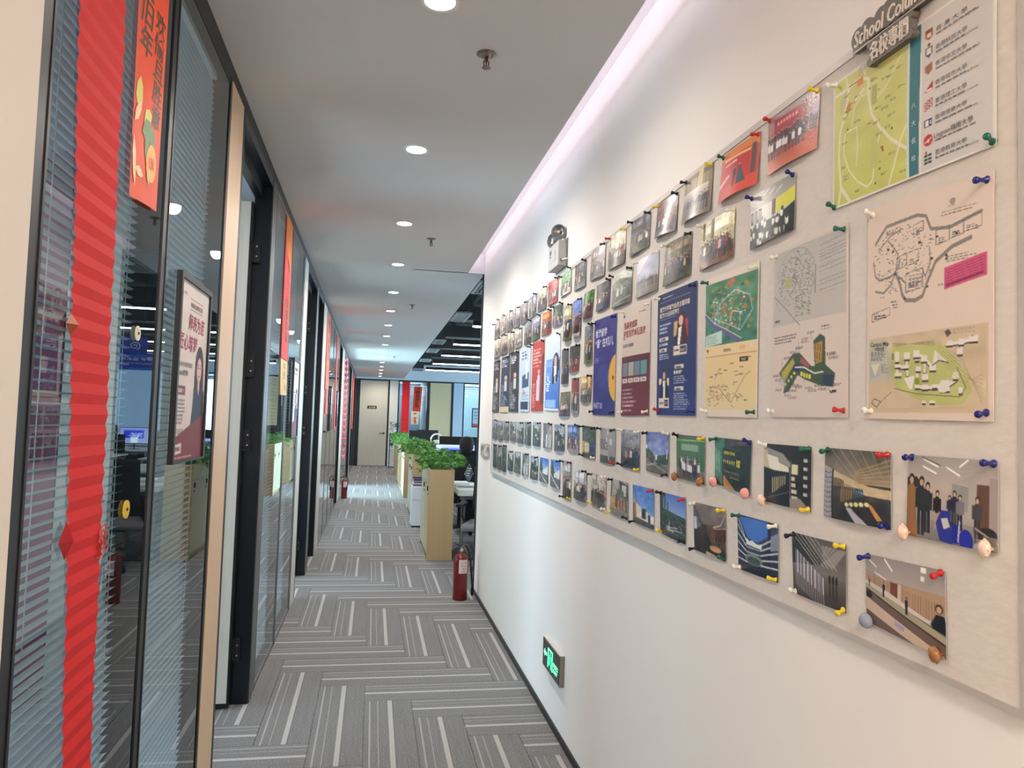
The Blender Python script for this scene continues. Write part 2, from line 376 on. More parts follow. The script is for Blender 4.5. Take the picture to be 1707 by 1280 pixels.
        for i in range(5): c.rect(.45+i*.1, .45, .5+i*.1, .95, (205,205,200))
        c.noise(14, 7, seed)
    elif t == 'archway':
        c.grad(0, 1, (158,156,152), (140,138,135)); c.ell(.25, .62, .32, .36, (92,92,92)); c.ell(.25, .62, .27, .32, (110,110,110)); c.rect(0, .62, .6, .8, (165,165,165)); c.rect(0, .78, 1, 1, (70,72,72))
        c.line([(.5,.0),(.55,.12),(.46,.5)], .035, (235,232,225)); c.rect(.68, .3, .82, .46, (205,205,200)); c.line([(.1,.28),(.35,.3),(.5,.55)], .02, (220,218,214)); crowd(c, 5, .98, .22, seed)
    elif t == 'greengroup':
        c.grad(0, .75, (70,110,80), (50,100,66))
        for i in range(24): c.rect(i/24, .06, i/24+.02, .75, (44+(i % 3)*14, 92+(i % 3)*14, 58))
        c.rect(0, .0, 1, .08, (84,88,84)); c.line([(0,.13),(1,.10)], .022, (150,205,70)); c.rect(0, .74, 1, 1, (118,112,108)); c.rect(.22, .2, .8, .34, (130,160,135)); crowd(c, 9, .86, .42, seed, 2, .14, .84, [(40,44,52),(225,222,220),(150,150,155),(70,60,66)])
    elif t == 'museum':
        c.rect(0, 0, 1, 1, (34,50,52)); c.poly([(0,0),(.3,0),(.28,1),(0,.85)], (70,125,105)); c.poly([(0,.2),(.2,.3),(.2,.75),(0,.7)], (110,160,135)); c.rect(.26, .2, .32, 1, (30,60,52)); c.poly([(.3,.75),(.72,1.05),(.3,1)], (196,140,80)); c.poly([(.4,0),(1,0),(1,.1),(.45,.14)], (80,72,70))
        c.noise(12, 12, seed); c.rect(.86, .05, 1, 1, (34,52,58))
    elif t == 'shelves':
        c.rect(0, 0, 1, 1, (34,36,42)); c.poly([(0,.05),(.45,.15),(.62,.3),(.62,.36),(0,.28)], (150,146,140)); c.poly([(0,.1),(.1,.12),(.16,.42),(0,.4)], (205,190,150)); c.poly([(.08,.18),(.34,.22),(.42,.46),(.16,.42)], (232,226,208)); c.poly([(.36,.3),(.58,.36),(.6,.5),(.42,.46)], (226,218,200))
        c.rect(0, .44, .6, .95, (24,34,40)); 
        for i in range(7): c.rect(.22+i*.045, .56-i*.01, .25+i*.045, .82-i*.03, (150,140,110))
        c.line([(.62,.25),(.62,1)], .02, (110,112,112)); c.rect(.64, .30, .76, .46, (222,216,170)); c.line([(.0,.95),(.6,.75)], .02, (90,92,88))
        for i in range(5): c.rect(.86, .2+i*.13, .93, .25+i*.13, (190,190,185)); c.rect(.64, .5+i*.1, .7+.02*i, .56+i*.1, (200,195,180))
        c.poly([(.6,.85),(.8,.82),(1,1),(.6,1)], (150,140,128))
    elif t == 'library':
        c.grad(0, .45, (92,90,82), (150,135,110)); c.grad(.45, 1, (70,66,58), (44,44,50)); c.poly([(0,.25),(.75,.48),(1,.50),(1,.62),(.7,.60),(0,.40)], (196,176,140))
        for i in range(6): c.line([(.1+i*.16, 0), (.5+i*.1, .35)], .012, (150,144,130)); c.line([(1,.1+i*.07), (.55,.30+i*.03)], .014, (176,150,110))
        for i in range(11): c.rect(.34+i*.032, .46+i*.008, .36+i*.032, .74-i*.012, (60,100,130) if i > 5 else (150,120,80)); c.rect(.33+i*.032, .52, .345+i*.032, .56, (40,40,40))
        c.poly([(.42,.80),(.5,.80),(.72,1),(.55,1)], (185,180,190)); c.poly([(.72,.70),(.78,.72),(.9,.90),(.84,.92)], (205,150,90))
        for i in range(5): c.ell(.44+i*.07, .76-.01*i, .03, .03, (230,222,160))
        c.ell(.25, .47, .14, .06, (120,100,70)); c.rect(0, .3, .16, 1, (165,165,170)); 
        for i in range(10): c.line([(.0,.34+i*.07), (.08,.36+i*.07), (.16,.34+i*.07)], .014, (96,98,108))
        c.noise(8, 12, seed); c.rect(.16, .3, .19, 1, (30,32,38))
    elif t == 'meeting':
        c.grad(0, .35, (165,158,150), (188,176,164)); c.grad(.35, .75, (192,176,164), (170,160,152)); c.grad(.75, 1, (150,144,142), (130,126,126)); c.poly([(.55,.3),(.72,.32),(.72,.6),(.55,.6)], (150,152,146)); c.rect(.80, .28, .92, .8, (104,76,60)); c.rect(.92, .2, 1, .8, (165,150,145)); c.rect(.72, .22, .8, .7, (178,170,160))
        for p in ([(.2,.04),(.38,.12)], [(.2,.13),(.36,.2)], [(.48,.12),(.62,.2)], [(.62,.1),(.70,.02)]): c.line(p, .022, (248,245,238)); 
        c.line([(.18,.02),(.4,.1)], .018, (110,104,98)); c.poly([(0,.28),(.12,.26),(.22,.36),(.0,.6)], (50,45,40))
        c.fig(.06, .98, .74, (150,108,60), (150,105,62)); c.poly([(.0,.6),(.13,.6),(.14,1),(.02,1)], (150,105,62)); c.fig(.19, .96, .70, (38,40,44), (34,44,44)); c.fig(.27, .92, .6, (44,42,46), (40,40,48))
        c.fig(.39, .86, .46, (34,32,36), (185,155,125)); c.fig(.58, .80, .42, (44,46,60), (60,55,52)); c.fig(.64, .82, .40, (120,120,126), (34,36,52)); c.fig(.81, .88, .46, (70,74,74), (58,58,62)); c.fig(.53, .74, .3, (40,44,58))
        c.poly([(.38,.78),(.44,.62),(.54,.62),(.56,.84),(.56,1),(.42,.98)], (44,56,150)); c.poly([(.56,.74),(.62,.78),(.62,.98),(.56,.98)], (36,46,140)); c.ell(.70, .93, .07, .13, (40,54,160)); c.poly([(.44,.72),(.51,.70),(.54,.80),(.47,.84)], (205,205,190)); c.line([(.62,.95),(.64,.72)], .02, (190,200,230))
        c.ell(.90, .82, .09, .08, (50,50,50)); c.line([(.78,.76),(1,.9)], .02, (170,165,150)); c.line([(.78,.76),(.80,1)], .02, (90,85,80)); c.ell(.83, .99, .06, .07, (186,180,184)); c.rect(.86, .84, .98, .93, (120,112,104))
    elif t == 'market':
        c.grad(0, 1, (150,140,130), (120,112,100)); c.rect(0, .1, .1, .8, (90,60,60)); c.rect(.12, 0, .5, .45, (176,170,160)); c.poly([(.5,.0),(1,.1),(1,.5),(.7,.4)], (60,60,58)); c.rect(.7, .12, .9, .4, (205,205,200))
        c.poly([(0,.5),(.38,.48),(.4,.8),(0,.8)], (206,158,106)); c.rect(.36, .4, .6, .75, (60,62,60))
        for i in range(7): c.rect(.45+i*.07, .5+(i % 2)*.05, .5+i*.07, .8, [(160,60,50),(190,170,60),(60,70,100),(170,100,110)][i % 4])
        c.poly([(0,.85),(1,.8),(1,1),(0,1)], (128,126,120)); c.ell(.6, .35, .2, .12, (80,95,60)); c.noise(14, 9, seed)
    elif t == 'terrace':
        c.grad(0, .5, (74,110,190), (150,175,215)); c.rect(0, .0, .16, 1, (42,56,52)); c.rect(0, 0, .25, .1, (42,60,54)); c.poly([(.16,.36),(1,.46),(1,.58),(.16,.5)], (50,88,66)); c.rect(.12, .5, 1, 1, (60,68,66)); c.rect(.2, .12, .27, .36, (60,70,90)); c.rect(.32, .2, .4, .38, (90,100,120))
        c.noise(20, 14, seed, 0, .5, 1, 1)
        for i in range(10): c.line([(.3+r.random()*.5, .55+r.random()*.35), (.3+r.random()*.6, .6+r.random()*.35)], .02, (190,200,190))
    elif t == 'dark':
        c.grad(0, .4, (128,118,112), (110,98,92)); c.rect(0, .4, 1, 1, (46,34,32)); c.poly([(0,.05),(.2,.2),(.3,.45),(0,.6)], (96,98,104)); c.rect(.02, .3, .12, .55, (205,205,215)); c.line([(.05,.1),(.35,.45),(.5,.45)], .03, (50,46,48)); c.rect(.48, .38, .95, .62, (92,56,50)); c.line([(.98,.12),(.86,.35),(.66,.42)], .025, (222,205,180)); c.line([(1,.38),(.7,.44)], .015, (210,190,160))
        for i in range(14): c.line([(.6+.03*i, .85-.02*(i % 4)), (.58+.035*i, .62+.02*(i % 3))], .014, (170,140,120))
        c.ell(.72, .83, .16, .06, (196,150,110)); c.poly([(.45,.92),(.7,.95),(.95,1.02),(.4,1.02)], (190,160,130)); c.noise(12, 8, seed)
    elif t == 'balcony':
        c.grad(0, 1, (60,80,110), (30,36,52)); c.poly([(0,.04),(.8,.0),(.8,.25),(.55,.42),(.3,.38),(.08,.08)], (70,118,196)); c.grad(0, .02, (40,44,60), (40,44,60)); c.rect(.78, 0, .84, 1, (24,34,64))
        for i in range(5): c.line([(.0,.18+i*.15), (.28,.45+i*.09), (.62,.46+i*.085), (1,.22+i*.14)], .028, (196,200,205))
        for i in range(12): c.rect(.27+i*.03, .48, .282+i*.03, .74, (70,74,84))
        c.poly([(.26,.38),(.34,.43),(.42,.40),(.55,.46),(.66,.42),(.64,.52),(.26,.50)], (230,230,228)); c.ell(.45, .74, .22, .10, (120,132,130)); c.ell(.45, .76, .17, .07, (70,84,84)); c.poly([(.84,.25),(1,.15),(1,.45),(.84,.5)], (130,140,160)); c.rect(0, .9, 1, 1, (18,24,46)); c.line([(.02,.05),(.25,.42)], .02, (210,212,220))
    elif t == 'atrium':
        c.grad(0, .55, (92,88,86), (120,116,112)); c.grad(.55, 1, (112,104,100), (60,54,52)); c.poly([(.05,0),(.25,.0),(.6,.34),(.5,.42),(.0,.5)], (50,56,56)); c.poly([(.6,.1),(1,.1),(.8,.4),(.62,.36)], (150,144,138))
        for i in range(6): c.line([(i*.09, .0), (.5+i*.07, .42)], .014, (176,172,166)); c.line([(.9-.08*i, .05), (.55, .42)], .01, (70,66,66))
        for i in range(16):
            u = .08+i*.036; v = .5+.015*i; c.rect(u, .25+.022*i, u+.016, v+.12, (226,220,226) if i % 2 else (150,146,160)); c.rect(u, v+.12, u+.012, v+.34, (150,144,146))
        for i in range(3): c.ell(.74+i*.055, .58, .018, .07, (24,20,22)); c.rect(.73+i*.055, .66, .75+i*.055, .86, (44,38,38))
    elif t == 'lecturehall':
        c.grad(0, .34, (150,142,138), (176,166,160)); c.rect(0, .30, 1, .62, (176,146,118)); c.poly([(0,.42),(.36,.55),(1,.72),(1,1),(0,1)], (112,92,84)); c.rect(.36, .31, .46, .60, (118,72,54)); c.rect(.46, .31, .50, .62, (205,190,170))
        for i in range(16): c.rect(.52+i*.03, .36+i*.003, .528+i*.03, .62, (146,112,84)); c.rect(i*.022, .22+i*.008, .006+i*.022, .42, (150,118,90))
        c.line([(.02,.05),(.16,.16)], .022, (240,236,228)); c.line([(.28,.03),(.38,.16)], .028, (246,242,234)); c.rect(.73, .02, .79, .09, (246,242,234)); c.rect(.73, .13, .77, .19, (240,236,228)); c.line([(.14,.24),(.3,.3)], .016, (236,232,226))
        c.poly([(0,.42),(.08,.42),(1,.76),(1,.84),(0,.50)], (166,158,130)); c.poly([(0,.38),(.35,.46),(.9,.66),(.9,.70),(0,.43)], (206,196,190)); c.poly([(0,.62),(.98,.98),(1,1.1),(0,.80)], (206,180,158)); c.poly([(.42,.80),(.54,.84),(.53,.90),(.41,.86)], (160,160,190)); c.line([(0,.50),(1,.86)], .02, (60,50,50))
        for u, v, h in ((.27,.50,.2), (.57,.62,.22), (.06,.42,.12)): c.fig(u, v+.04, h, (44,42,50))
        c.ell(.93, .46, .04, .055, (40,32,30)); c.ell(.93, .47, .028, .04, (200,160,135)); c.poly([(.84,.66),(.9,.53),(.98,.53),(1,.6),(1,.74),(.86,.7)], (34,36,48)); c.ell(.05, .58, .05, .05, (40,38,44))
    elif t == 'pdark':
        a = tuple(int(x) for x in k[2].split(',')); c.grad(0, 1, a, [x*1.15 for x in a]); c.scrib(.1, .06, .9, .2, (215,215,215), 4, seed); c.ell(.6, .38, .18, .05, (60,50,50)); c.ell(.6, .39, .13, .045, (215,185,170)); c.rect(.45, .44, .75, .62, (210,210,205)); c.scrib(.1, .5, .45, .7, (180,185,195), 8, seed+1); c.scrib(.1, .7, .9, .95, (170,175,185), 9, seed+2)
        if seed == 2: c.rect(0, .9, 1, 1, (215,200,170))
    elif t == 'plight':
        c.grad(0, 1, (205,215,225), (190,210,225)); c.scrib(.2, .06, .8, .2, (90,110,150), 3, seed); c.poly([(.3,.44),(.9,.40),(.9,.62),(.3,.64)], (70,90,120)); c.ell(.42, .7, .1, .05, (200,170,160)); c.rect(.6, .25, .75, .5, (235,240,245)); c.rect(.1, .84, .85, .97, (50,65,92)); c.scrib(.3, .7, .95, .82, (110,120,140), 6, 4)
    elif t == 'pred':
        c.grad(0, 1, (186,76,72), (176,66,58)); c.scrib(.1, .1, .9, .38, (232,170,160), 6, seed); c.poly([(.5,.55),(.62,.42),(.72,.55),(.7,.85),(.5,.85)], (215,200,205)); c.ell(.62, .44, .09, .03, (210,170,155)); c.rect(.85, .2, 1, .9, (100,60,62)); c.scrib(.1, .6, .45, .95, (225,150,140), 14, 5)
    elif t == 'pblue':
        c.grad(0, .35, (214,222,240), (206,216,236)); c.grad(.33, 1, (120,160,225), (58,110,190)); c.rect(0, .0, .04, 1, (225,232,245)); c.ell(.74, .42, .2, .17, (44,40,46)); c.ell(.72, .36, .09, .07, (215,175,165)); c.poly([(.5,.45),(.95,.4),(.85,.62),(.55,.66)], (44,40,46)); c.poly([(.6,.42),(.82,.42),(.7,.66)], (235,228,228)); c.rect(0, .36, .5, .42, (140,175,232)); c.scrib(.08, .5, .45, .75, (230,238,250), 9, seed); c.rect(.1, .86, .8, .96, (150,190,240)); c.rect(0, .975, 1, 1, (225,232,245))
    elif t == 'guide':
        c.grad(0, 1, (50,50,130), (42,56,128)); c.noise(5, 4, seed); c.ell(.48, .6, .26, .12, (56,66,140)); c.ell(1.02, .63, .30, .23, (226,176,80)); c.poly([(.86,.60),(.95,.62),(.88,.66)], (80,60,70)); c.scrib(.06, .40, .4, .46, (170,175,225), 3, seed)
    elif t == 'maroon':
        c.grad(0, .56, (214,200,184), (206,190,176)); c.rect(0, .46, 1, 1, (100,48,60)); c.grad(.46, 1, (96,44,56), (112,54,66)); c.rect(.05, .50, .92, .64, (60,50,66))
        for i in range(4): c.rect(.05+i*.22, .515, .25+i*.22, .64, [(120,130,140),(170,165,150),(110,130,150),(100,150,150)][i]); c.rect(.05+i*.22, .66, .24+i*.22, .70, (228,220,215)); c.rect(.09+i*.22, .673, .20+i*.22, .688, (140,100,100))
        c.scrib(.06, .75, .62, .93, (214,184,184), 5, seed, .014, .95); c.scrib(.1, .94, .6, .965, (214,184,184), 1, seed); c.scrib(.06, .335, .62, .375, (90,82,80), 1, 3, .03, 1); c.rect(.05, .29, .14, .297, (60,50,50)); c.scrib(.62, .07, .95, .09, (90,82,80), 1, 4); c.ell(.08, .08, .03, .014, (80,80,110))
    elif t == 'navy':
        c.grad(0, 1, (34,50,92), (40,62,122)); c.ell(.5, .45, .5, .3, (38,58,104)); c.scrib(.15, .035, .6, .05, (200,205,215), 1, 1); c.rect(.06, .075, .86, .078, (190,195,205)); c.rect(.06, .215, .5, .218, (190,195,205))
        c.scrib(.08, .25, .40, .34, (190,198,212), 3, 2, .016, 1)
        for (u0, v0, u1, v1) in ((.08,.365,.32,.395), (.08,.455,.28,.485), (.50,.605,.72,.635), (.50,.775,.72,.805)): c.rect(u0, v0, u1, v1, (226,214,196)); c.scrib(u0+.03, v0+.006, u1-.02, v1-.004, (60,70,110), 1, 3, .016, 1)
        c.scrib(.08, .41, .4, .44, (210,215,225), 1, 4, .018, 1); c.scrib(.08, .50, .38, .55, (200,206,220), 3, 5, .008); c.scrib(.48, .65, .66, .675, (220,222,228), 1, 6, .02, 1); c.scrib(.48, .69, .85, .755, (190,198,215), 4, 7, .008); c.scrib(.48, .82, .88, .955, (190,198,215), 8, 8, .008, .98)
        c.rect(.46, .26, .56, .38, (214,180,110)); c.rect(.74, .26, .80, .40, (190,60,70)); c.ell(.645, .25, .09, .06, (70,40,40)); c.poly([(.56,.26),(.73,.26),(.80,.44),(.50,.46)], (70,42,40)); c.ell(.635, .265, .055, .04, (222,180,160)); c.poly([(.58,.32),(.66,.31),(.62,.45),(.55,.45)], (238,236,236)); c.poly([(.50,.38),(.58,.34),(.56,.46),(.50,.46)], (44,46,56))
        c.rect(.46, .455, .78, .53, (228,214,196)); c.rect(.62, .465, .76, .515, (50,58,84)); c.scrib(.48, .48, .6, .5, (60,60,80), 1, 2, .014, 1)
        c.rect(.08, .70, .15, .75, (230,214,160)); c.rect(.30, .70, .36, .76, (230,214,160)); c.ell(.22, .665, .05, .045, (60,42,44)); c.ell(.22, .68, .036, .032, (214,172,150)); c.poly([(.10,.86),(.14,.73),(.30,.73),(.36,.86)], (30,34,44)); c.poly([(.19,.72),(.26,.72),(.25,.86),(.2,.86)], (235,235,238)); c.rect(.08, .86, .36, .94, (228,214,196)); c.rect(.24, .875, .34, .925, (50,58,84)); c.scrib(.1, .89, .22, .91, (60,60,80), 1, 2, .014, 1)
    elif t == 'map1':
        c.rect(0, 0, 1, 1, (226,214,198)); c.grad(.05, .50, (84,134,100), (70,128,110), .02, .98); c.noise(14, 7, seed, .02, .05, .98, .5)
        for i in range(190):
            a = r.random()*2*PI; d = r.random()**.5; u = .45+.36*d*math.cos(a); v = .24+.13*d*math.sin(a)
            c.rect(u, v, u+r.uniform(.01,.035), v+r.uniform(.004,.014), r.choice([(205,205,210),(160,170,190),(200,110,80),(150,160,120),(232,228,215),(110,130,150),(190,170,110)]))
        for i in range(60): u, v = r.uniform(.05,.9), r.uniform(.07,.42); c.ell(u, v, .03, .012, r.choice([(60,110,80),(110,150,90),(150,150,80),(190,120,70)]))
        c.line([(.02,.28),(.2,.36),(.45,.42),(.7,.50)], .030, (96,100,150)); c.line([(.02,.26),(.2,.34),(.45,.40),(.72,.475)], .007, (215,205,180)); c.line([(.2,.3),(.35,.2),(.6,.14),(.85,.2),(.9,.3),(.7,.42),(.5,.37),(.3,.33),(.2,.3)], .006, (205,215,225)); c.line([(.5,.37),(.55,.28),(.7,.3),(.68,.42)], .006, (225,225,225))
        c.poly([(.50,.06),(.56,.055),(.60,.08),(.52,.09)], (214,110,96)); c.poly([(.03,.42),(.36,.40),(.36,.49),(.03,.50)], (196,222,210)); c.scrib(.05,.425,.34,.49,(110,150,140),6,3,.004)
        c.rect(.02, .50, .98, .57, (232,208,158)); c.poly([(.04,.525),(.09,.52),(.08,.55)], (90,80,60)); c.scrib(.4, .53, .56, .555, (110,90,70), 2, 4, .006); c.rect(.86, .50, .93, .545, (228,214,180)); c.scrib(.7, .52, .82, .56, (190,120,100), 3, 3, .004)
        c.grad(.575, .95, (232,204,150), (226,208,160), .02, .98); c.rect(.02, .572, .98, .578, (200,150,110)); c.rect(.70, .60, .84, .632, (48,34,30)); c.scrib(.73, .607, .81, .628, (220,200,180), 2, 2, .005)
        for i in range(60):
            u, v = r.uniform(.08,.75), r.uniform(.78,.92); c.line([(u,v),(u+r.uniform(-.06,.06),v+r.uniform(-.02,.02))], .004, r.choice([(150,90,90),(96,84,92),(150,110,120),(170,140,110)]))
        for p in ([(.13,.64),(.13,.75)], [(.22,.74),(.34,.66)], [(.12,.79),(.3,.79),(.42,.85),(.55,.9),(.8,.72),(.88,.70)], [(.4,.77),(.36,.86)], [(.12,.82),(.3,.83)]): c.line(p, .004, (140,96,96))
        for i in range(16): u, v = r.uniform(.1,.85), r.uniform(.6,.94); c.scrib(u, v, u+.08, v+.012, (90,74,70), 1, i, .006, 1)
    elif t == 'map2':
        c.rect(0, 0, 1, 1, (214,200,188)); c.grad(.02, .46, (186,182,176), (192,186,178), .02, .98)
        for i in range(420):
            a = r.random()*2*PI; d = r.random()**.6; u = .34+.25*d*math.cos(a); v = .20+.16*d*math.sin(a); dx, dy = r.uniform(-.03,.03), r.uniform(-.012,.012)
            c.line([(u,v),(u+dx,v+dy)], .0035, r.choice([(120,118,112),(140,136,128),(150,146,140),(104,110,100)]))
        for i in range(120): u = .45+r.uniform(-.12,.1); v = .30+r.random()*.13; c.rect(u, v, u+r.uniform(.006,.02), v+.004, (110,112,104))
        for i in range(20): c.rect(.17+r.random()*.1, .18+r.random()*.06, .19+r.random()*.1, .186+r.random()*.06, (176,178,120))
        A = [(.34+.27*math.cos(a/14*PI*1.15-PI*.95), .20+.17*math.sin(a/14*PI*1.15-PI*.95)) for a in range(15)]; c.line(A, .006, (160,156,150)); c.line([(.04,.28),(.2,.36),(.34,.44),(.42,.48)], .006, (140,134,130)); c.line([(.14,.30),(.2,.34),(.12,.37),(.06,.32),(.14,.30)], .003, (150,146,140)); c.rect(.60, .16, .62, .32, (150,150,142))
        for v in (.055,.085,.105,.12,.14,.175,.20,.25,.27,.30): c.line([(.66,v+.012),(.97,v)], .003, (140,134,130))
        c.scrib(.68, .07, .9, .34, (170,164,158), 14, 4, .003); c.scrib(.05, .42, .13, .435, (60,56,54), 1, 2, .01, 1)
        c.scrib(.05, .52, .4, .57, (110,98,90), 3, 6, .008, 1); c.scrib(.70, .505, .82, .52, (80,70,64), 1, 7, .008, 1)
        G = (70,92,74); c.poly([(.13,.74),(.33,.635),(.42,.635),(.58,.72),(.62,.72),(.6,.58),(.68,.55),(.74,.57),(.75,.72),(.86,.77),(.84,.84),(.70,.83),(.5,.79),(.4,.76),(.28,.85),(.2,.86),(.22,.80)], G)
        c.poly([(.16,.74),(.33,.66),(.36,.69),(.2,.80)], (176,164,80)); c.poly([(.61,.6),(.71,.59),(.71,.70),(.63,.71)], (186,150,80)); c.ell(.38, .72, .05, .02, (62,60,110)); c.poly([(.44,.66),(.56,.71),(.54,.73),(.43,.69)], (160,90,100)); c.poly([(.72,.77),(.84,.78),(.82,.84),(.72,.82)], (56,66,96))
        for i in range(4): c.rect(.44+i*.035, .745+i*.006, .465+i*.035, .77+i*.006, (224,214,90)); c.rect(.22+i*.04, .80-i*.02, .245+i*.04, .815-i*.02, (226,214,110))
        c.line([(.36,.715),(.48,.72),(.62,.76),(.72,.755)], .008, (228,224,214)); 
        for i in range(6): c.line([(.62+.014*i,.60),(.63+.014*i,.70)], .003, (96,70,44)); c.line([(.12+.02*i,.80+.006*i),(.16+.02*i,.76)], .004, (150,150,170))
        for (u, v) in ((.52,.525),(.45,.555),(.44,.57),(.36,.60),(.28,.62),(.2,.65),(.04,.745),(.07,.77),(.08,.83),(.33,.81),(.36,.82),(.50,.83),(.54,.845),(.66,.84),(.82,.82),(.76,.655),(.76,.66),(.78,.68),(.22,.865),(.27,.88),(.27,.84),(.62,.82)): c.scrib(u, v, u+.13, v+.016, (96,88,84), 2, int(u*99), .004, 1)
        for p in ([(.56,.53),(.58,.57)], [(.4,.57),(.42,.66)], [(.17,.66),(.18,.72)], [(.35,.76),(.35,.81)], [(.48,.79),(.49,.82)], [(.22,.84),(.23,.87)], [(.75,.63),(.72,.64)], [(.78,.84),(.8,.86)]): c.line(p, .0025, (110,100,98))
        c.line([(.80,.860),(.82,.870)], .006, (60,50,50)); c.rect(.82, .855, .87, .868, (90,70,66))
    elif t == 'map3':
        c.rect(0, 0, 1, 1, (222,204,188)); q = (136,130,124)
        R_ = lambda pts, th, col=q: c.line(pts, th, col)
        R_([(.08,.15),(.18,.10),(.3,.095),(.45,.09),(.52,.10),(.56,.145),(.70,.155),(.92,.13)], .011); R_([(.12,.17),(.22,.135),(.32,.12)], .005); R_([(.06,.21),(.08,.26),(.12,.275),(.22,.27),(.27,.26)], .007); R_([(.27,.26),(.29,.20),(.24,.17),(.2,.15)], .006)
        R_([(.27,.26),(.31,.30),(.33,.335),(.36,.355),(.44,.36),(.50,.35),(.53,.315),(.60,.25),(.72,.215),(.85,.20)], .013); R_([(.27,.26),(.22,.30),(.16,.32),(.08,.31)], .007); R_([(.3,.275),(.36,.30),(.36,.33)], .006); R_([(.50,.27),(.52,.29),(.56,.25),(.55,.2)], .006)
        for i in range(260):
            u, v = r.uniform(.08,.58), r.uniform(.11,.34)
            if (u-.33)**2/.07+(v-.22)**2/.014 < 1: c.line([(u,v),(u+r.uniform(-.02,.03),v+r.uniform(-.006,.006))], .0024, r.choice([(110,104,100),(150,140,134),(90,86,84)]))
        for (u, v, a, b) in ((.60,.155,.70,.20),(.70,.15,.80,.19),(.80,.14,.92,.18),(.30,.21,.36,.25),(.37,.205,.46,.245),(.36,.27,.50,.33),(.42,.12,.5,.15)):
            R_([(u,v),(a,v-.008),(a,b-.008),(u,b),(u,v)], .0022, (110,106,102)); c.scrib(u+.02, (v+b)/2, a-.02, (v+b)/2+.02, (90,86,84), 3, int(u*50), .003, 1)
        for i in range(4):
            for j in range(3): R_([(.385+.028*i,.28+.013*j),(.405+.028*i,.278+.013*j),(.405+.028*i,.288+.013*j),(.385+.028*i,.29+.013*j)], .002, (100,96,92))
        for (u, v) in ((.19,.175),(.235,.185),(.255,.26),(.46,.175),(.60,.17),(.74,.175),(.56,.235),(.34,.345),(.53,.32),(.67,.235),(.67,.245)): c.rect(u, v, u+.018, v+.007, (70,66,64))
        c.ell(.72, .075, .022, .012, (160,150,140)); c.scrib(.64, .10, .9, .118, (110,104,100), 2, 2, .004, 1); c.scrib(.68, .24, .9, .262, (120,112,106), 3, 3, .003, 1); c.scrib(.18, .115, .3, .13, (120,110,104), 3, 4, .003, 1)
        c.poly([(.665,.275),(.955,.250),(.955,.318),(.665,.342)], (206,92,128)); 
        for i in range(7): c.line([(.68,.285+i*.008),(.94,.262+i*.008)], .0022, (150,60,90))
        c.line([(.68,.33),(.93,.308)], .005, (120,50,76)); R_([(.05,.385),(.22,.37),(.22,.395),(.05,.412),(.05,.385)], .0022, (110,104,100)); c.scrib(.07, .39, .2, .405, (70,64,62), 2, 5, .004, 1)
        for (u, v) in ((.23,.35),(.24,.36),(.25,.37),(.13,.33),(.62,.32)): c.scrib(u, v, u+.06, v+.01, (110,104,100), 1, int(v*99), .004, 1)
        rows = np.arange(int(.60*c.H)); vv = rows/c.H; src = np.where(vv < .08, vv, .08+(vv-.08)/1.40); c.a[:len(rows)] = c.a[(src*c.H).astype(int)].copy()
        c.poly([(.02,.625),(.965,.605),(.965,.965),(.02,.97)], (206,186,156)); c.poly([(.02,.64),(.22,.635),(.24,.82),(.02,.83)], (190,188,172)); c.scrib(.04, .685, .2, .73, (96,104,110), 7, 6, .0035, .95); c.poly([(.03,.745),(.135,.74),(.13,.80),(.035,.815)], (170,178,180)); c.poly([(.04,.745),(.13,.742),(.085,.80)], (220,210,176)); c.scrib(.14, .745, .22, .79, (110,110,110), 8, 7, .0025, .95)
        c.poly([(.24,.67),(.60,.665),(.68,.69),(.82,.80),(.86,.88),(.80,.93),(.6,.935),(.42,.90),(.28,.86),(.23,.78)], (186,190,120)); c.noise(7, 7, seed, .2, .62, .95, .95)
        for p in ([(.29,.70),(.29,.80)], [(.29,.76),(.38,.77)], [(.37,.72),(.38,.80)], [(.45,.71),(.53,.73),(.52,.79)], [(.53,.74),(.59,.775)], [(.46,.78),(.46,.85)], [(.46,.855),(.60,.86),(.67,.855)], [(.70,.85),(.75,.83),(.75,.80)], [(.69,.68),(.79,.675),(.79,.72)], [(.79,.675),(.88,.665)]): c.line([(x_, y_+.006) for x_, y_ in p], .016, (96,80,76)); c.line(p, .014, (226,218,210))
        for (u, v, a, b) in ((.27,.695,.31,.745),(.35,.70,.40,.735),(.43,.695,.48,.73),(.49,.72,.54,.75),(.44,.735,.48,.745),(.27,.75,.32,.77),(.34,.755,.39,.775),(.27,.79,.33,.81),(.45,.765,.49,.79),(.56,.76,.61,.79),(.50,.80,.55,.83),(.44,.845,.48,.865),(.50,.845,.55,.87),(.58,.845,.62,.865),(.64,.83,.71,.88),(.73,.80,.77,.83),(.77,.86,.80,.89),(.69,.665,.73,.69),(.77,.66,.81,.69),(.84,.65,.90,.68),(.76,.70,.80,.73),(.50,.915,.53,.93),(.56,.915,.60,.93)):
            c.rect(u, v, a, b, (228,220,212)); c.rect(u, b-.004, a, b+.005, (88,74,72))
        c.poly([(.60,.70),(.70,.755),(.64,.745),(.58,.765)], (228,222,214)); c.line([(.58,.765),(.63,.745),(.70,.757)], .005, (80,68,66)); c.poly([(.35,.815),(.44,.805),(.42,.865),(.40,.865)], (232,226,218)); c.ell(.66, .86, .04, .022, (226,220,210)); c.ell(.46, .83, .02, .016, (130,150,60)); c.rect(.24, .70, .26, .73, (120,140,80))
        for i in range(7): c.line([(.62,.66+.012*i),(.8,.75+.016*i),(.93,.93-.02*i)], .0018, (150,146,104)); c.line([(.25,.67-.003*i),(.6,.655+.004*i)], .0018, (166,150,120))
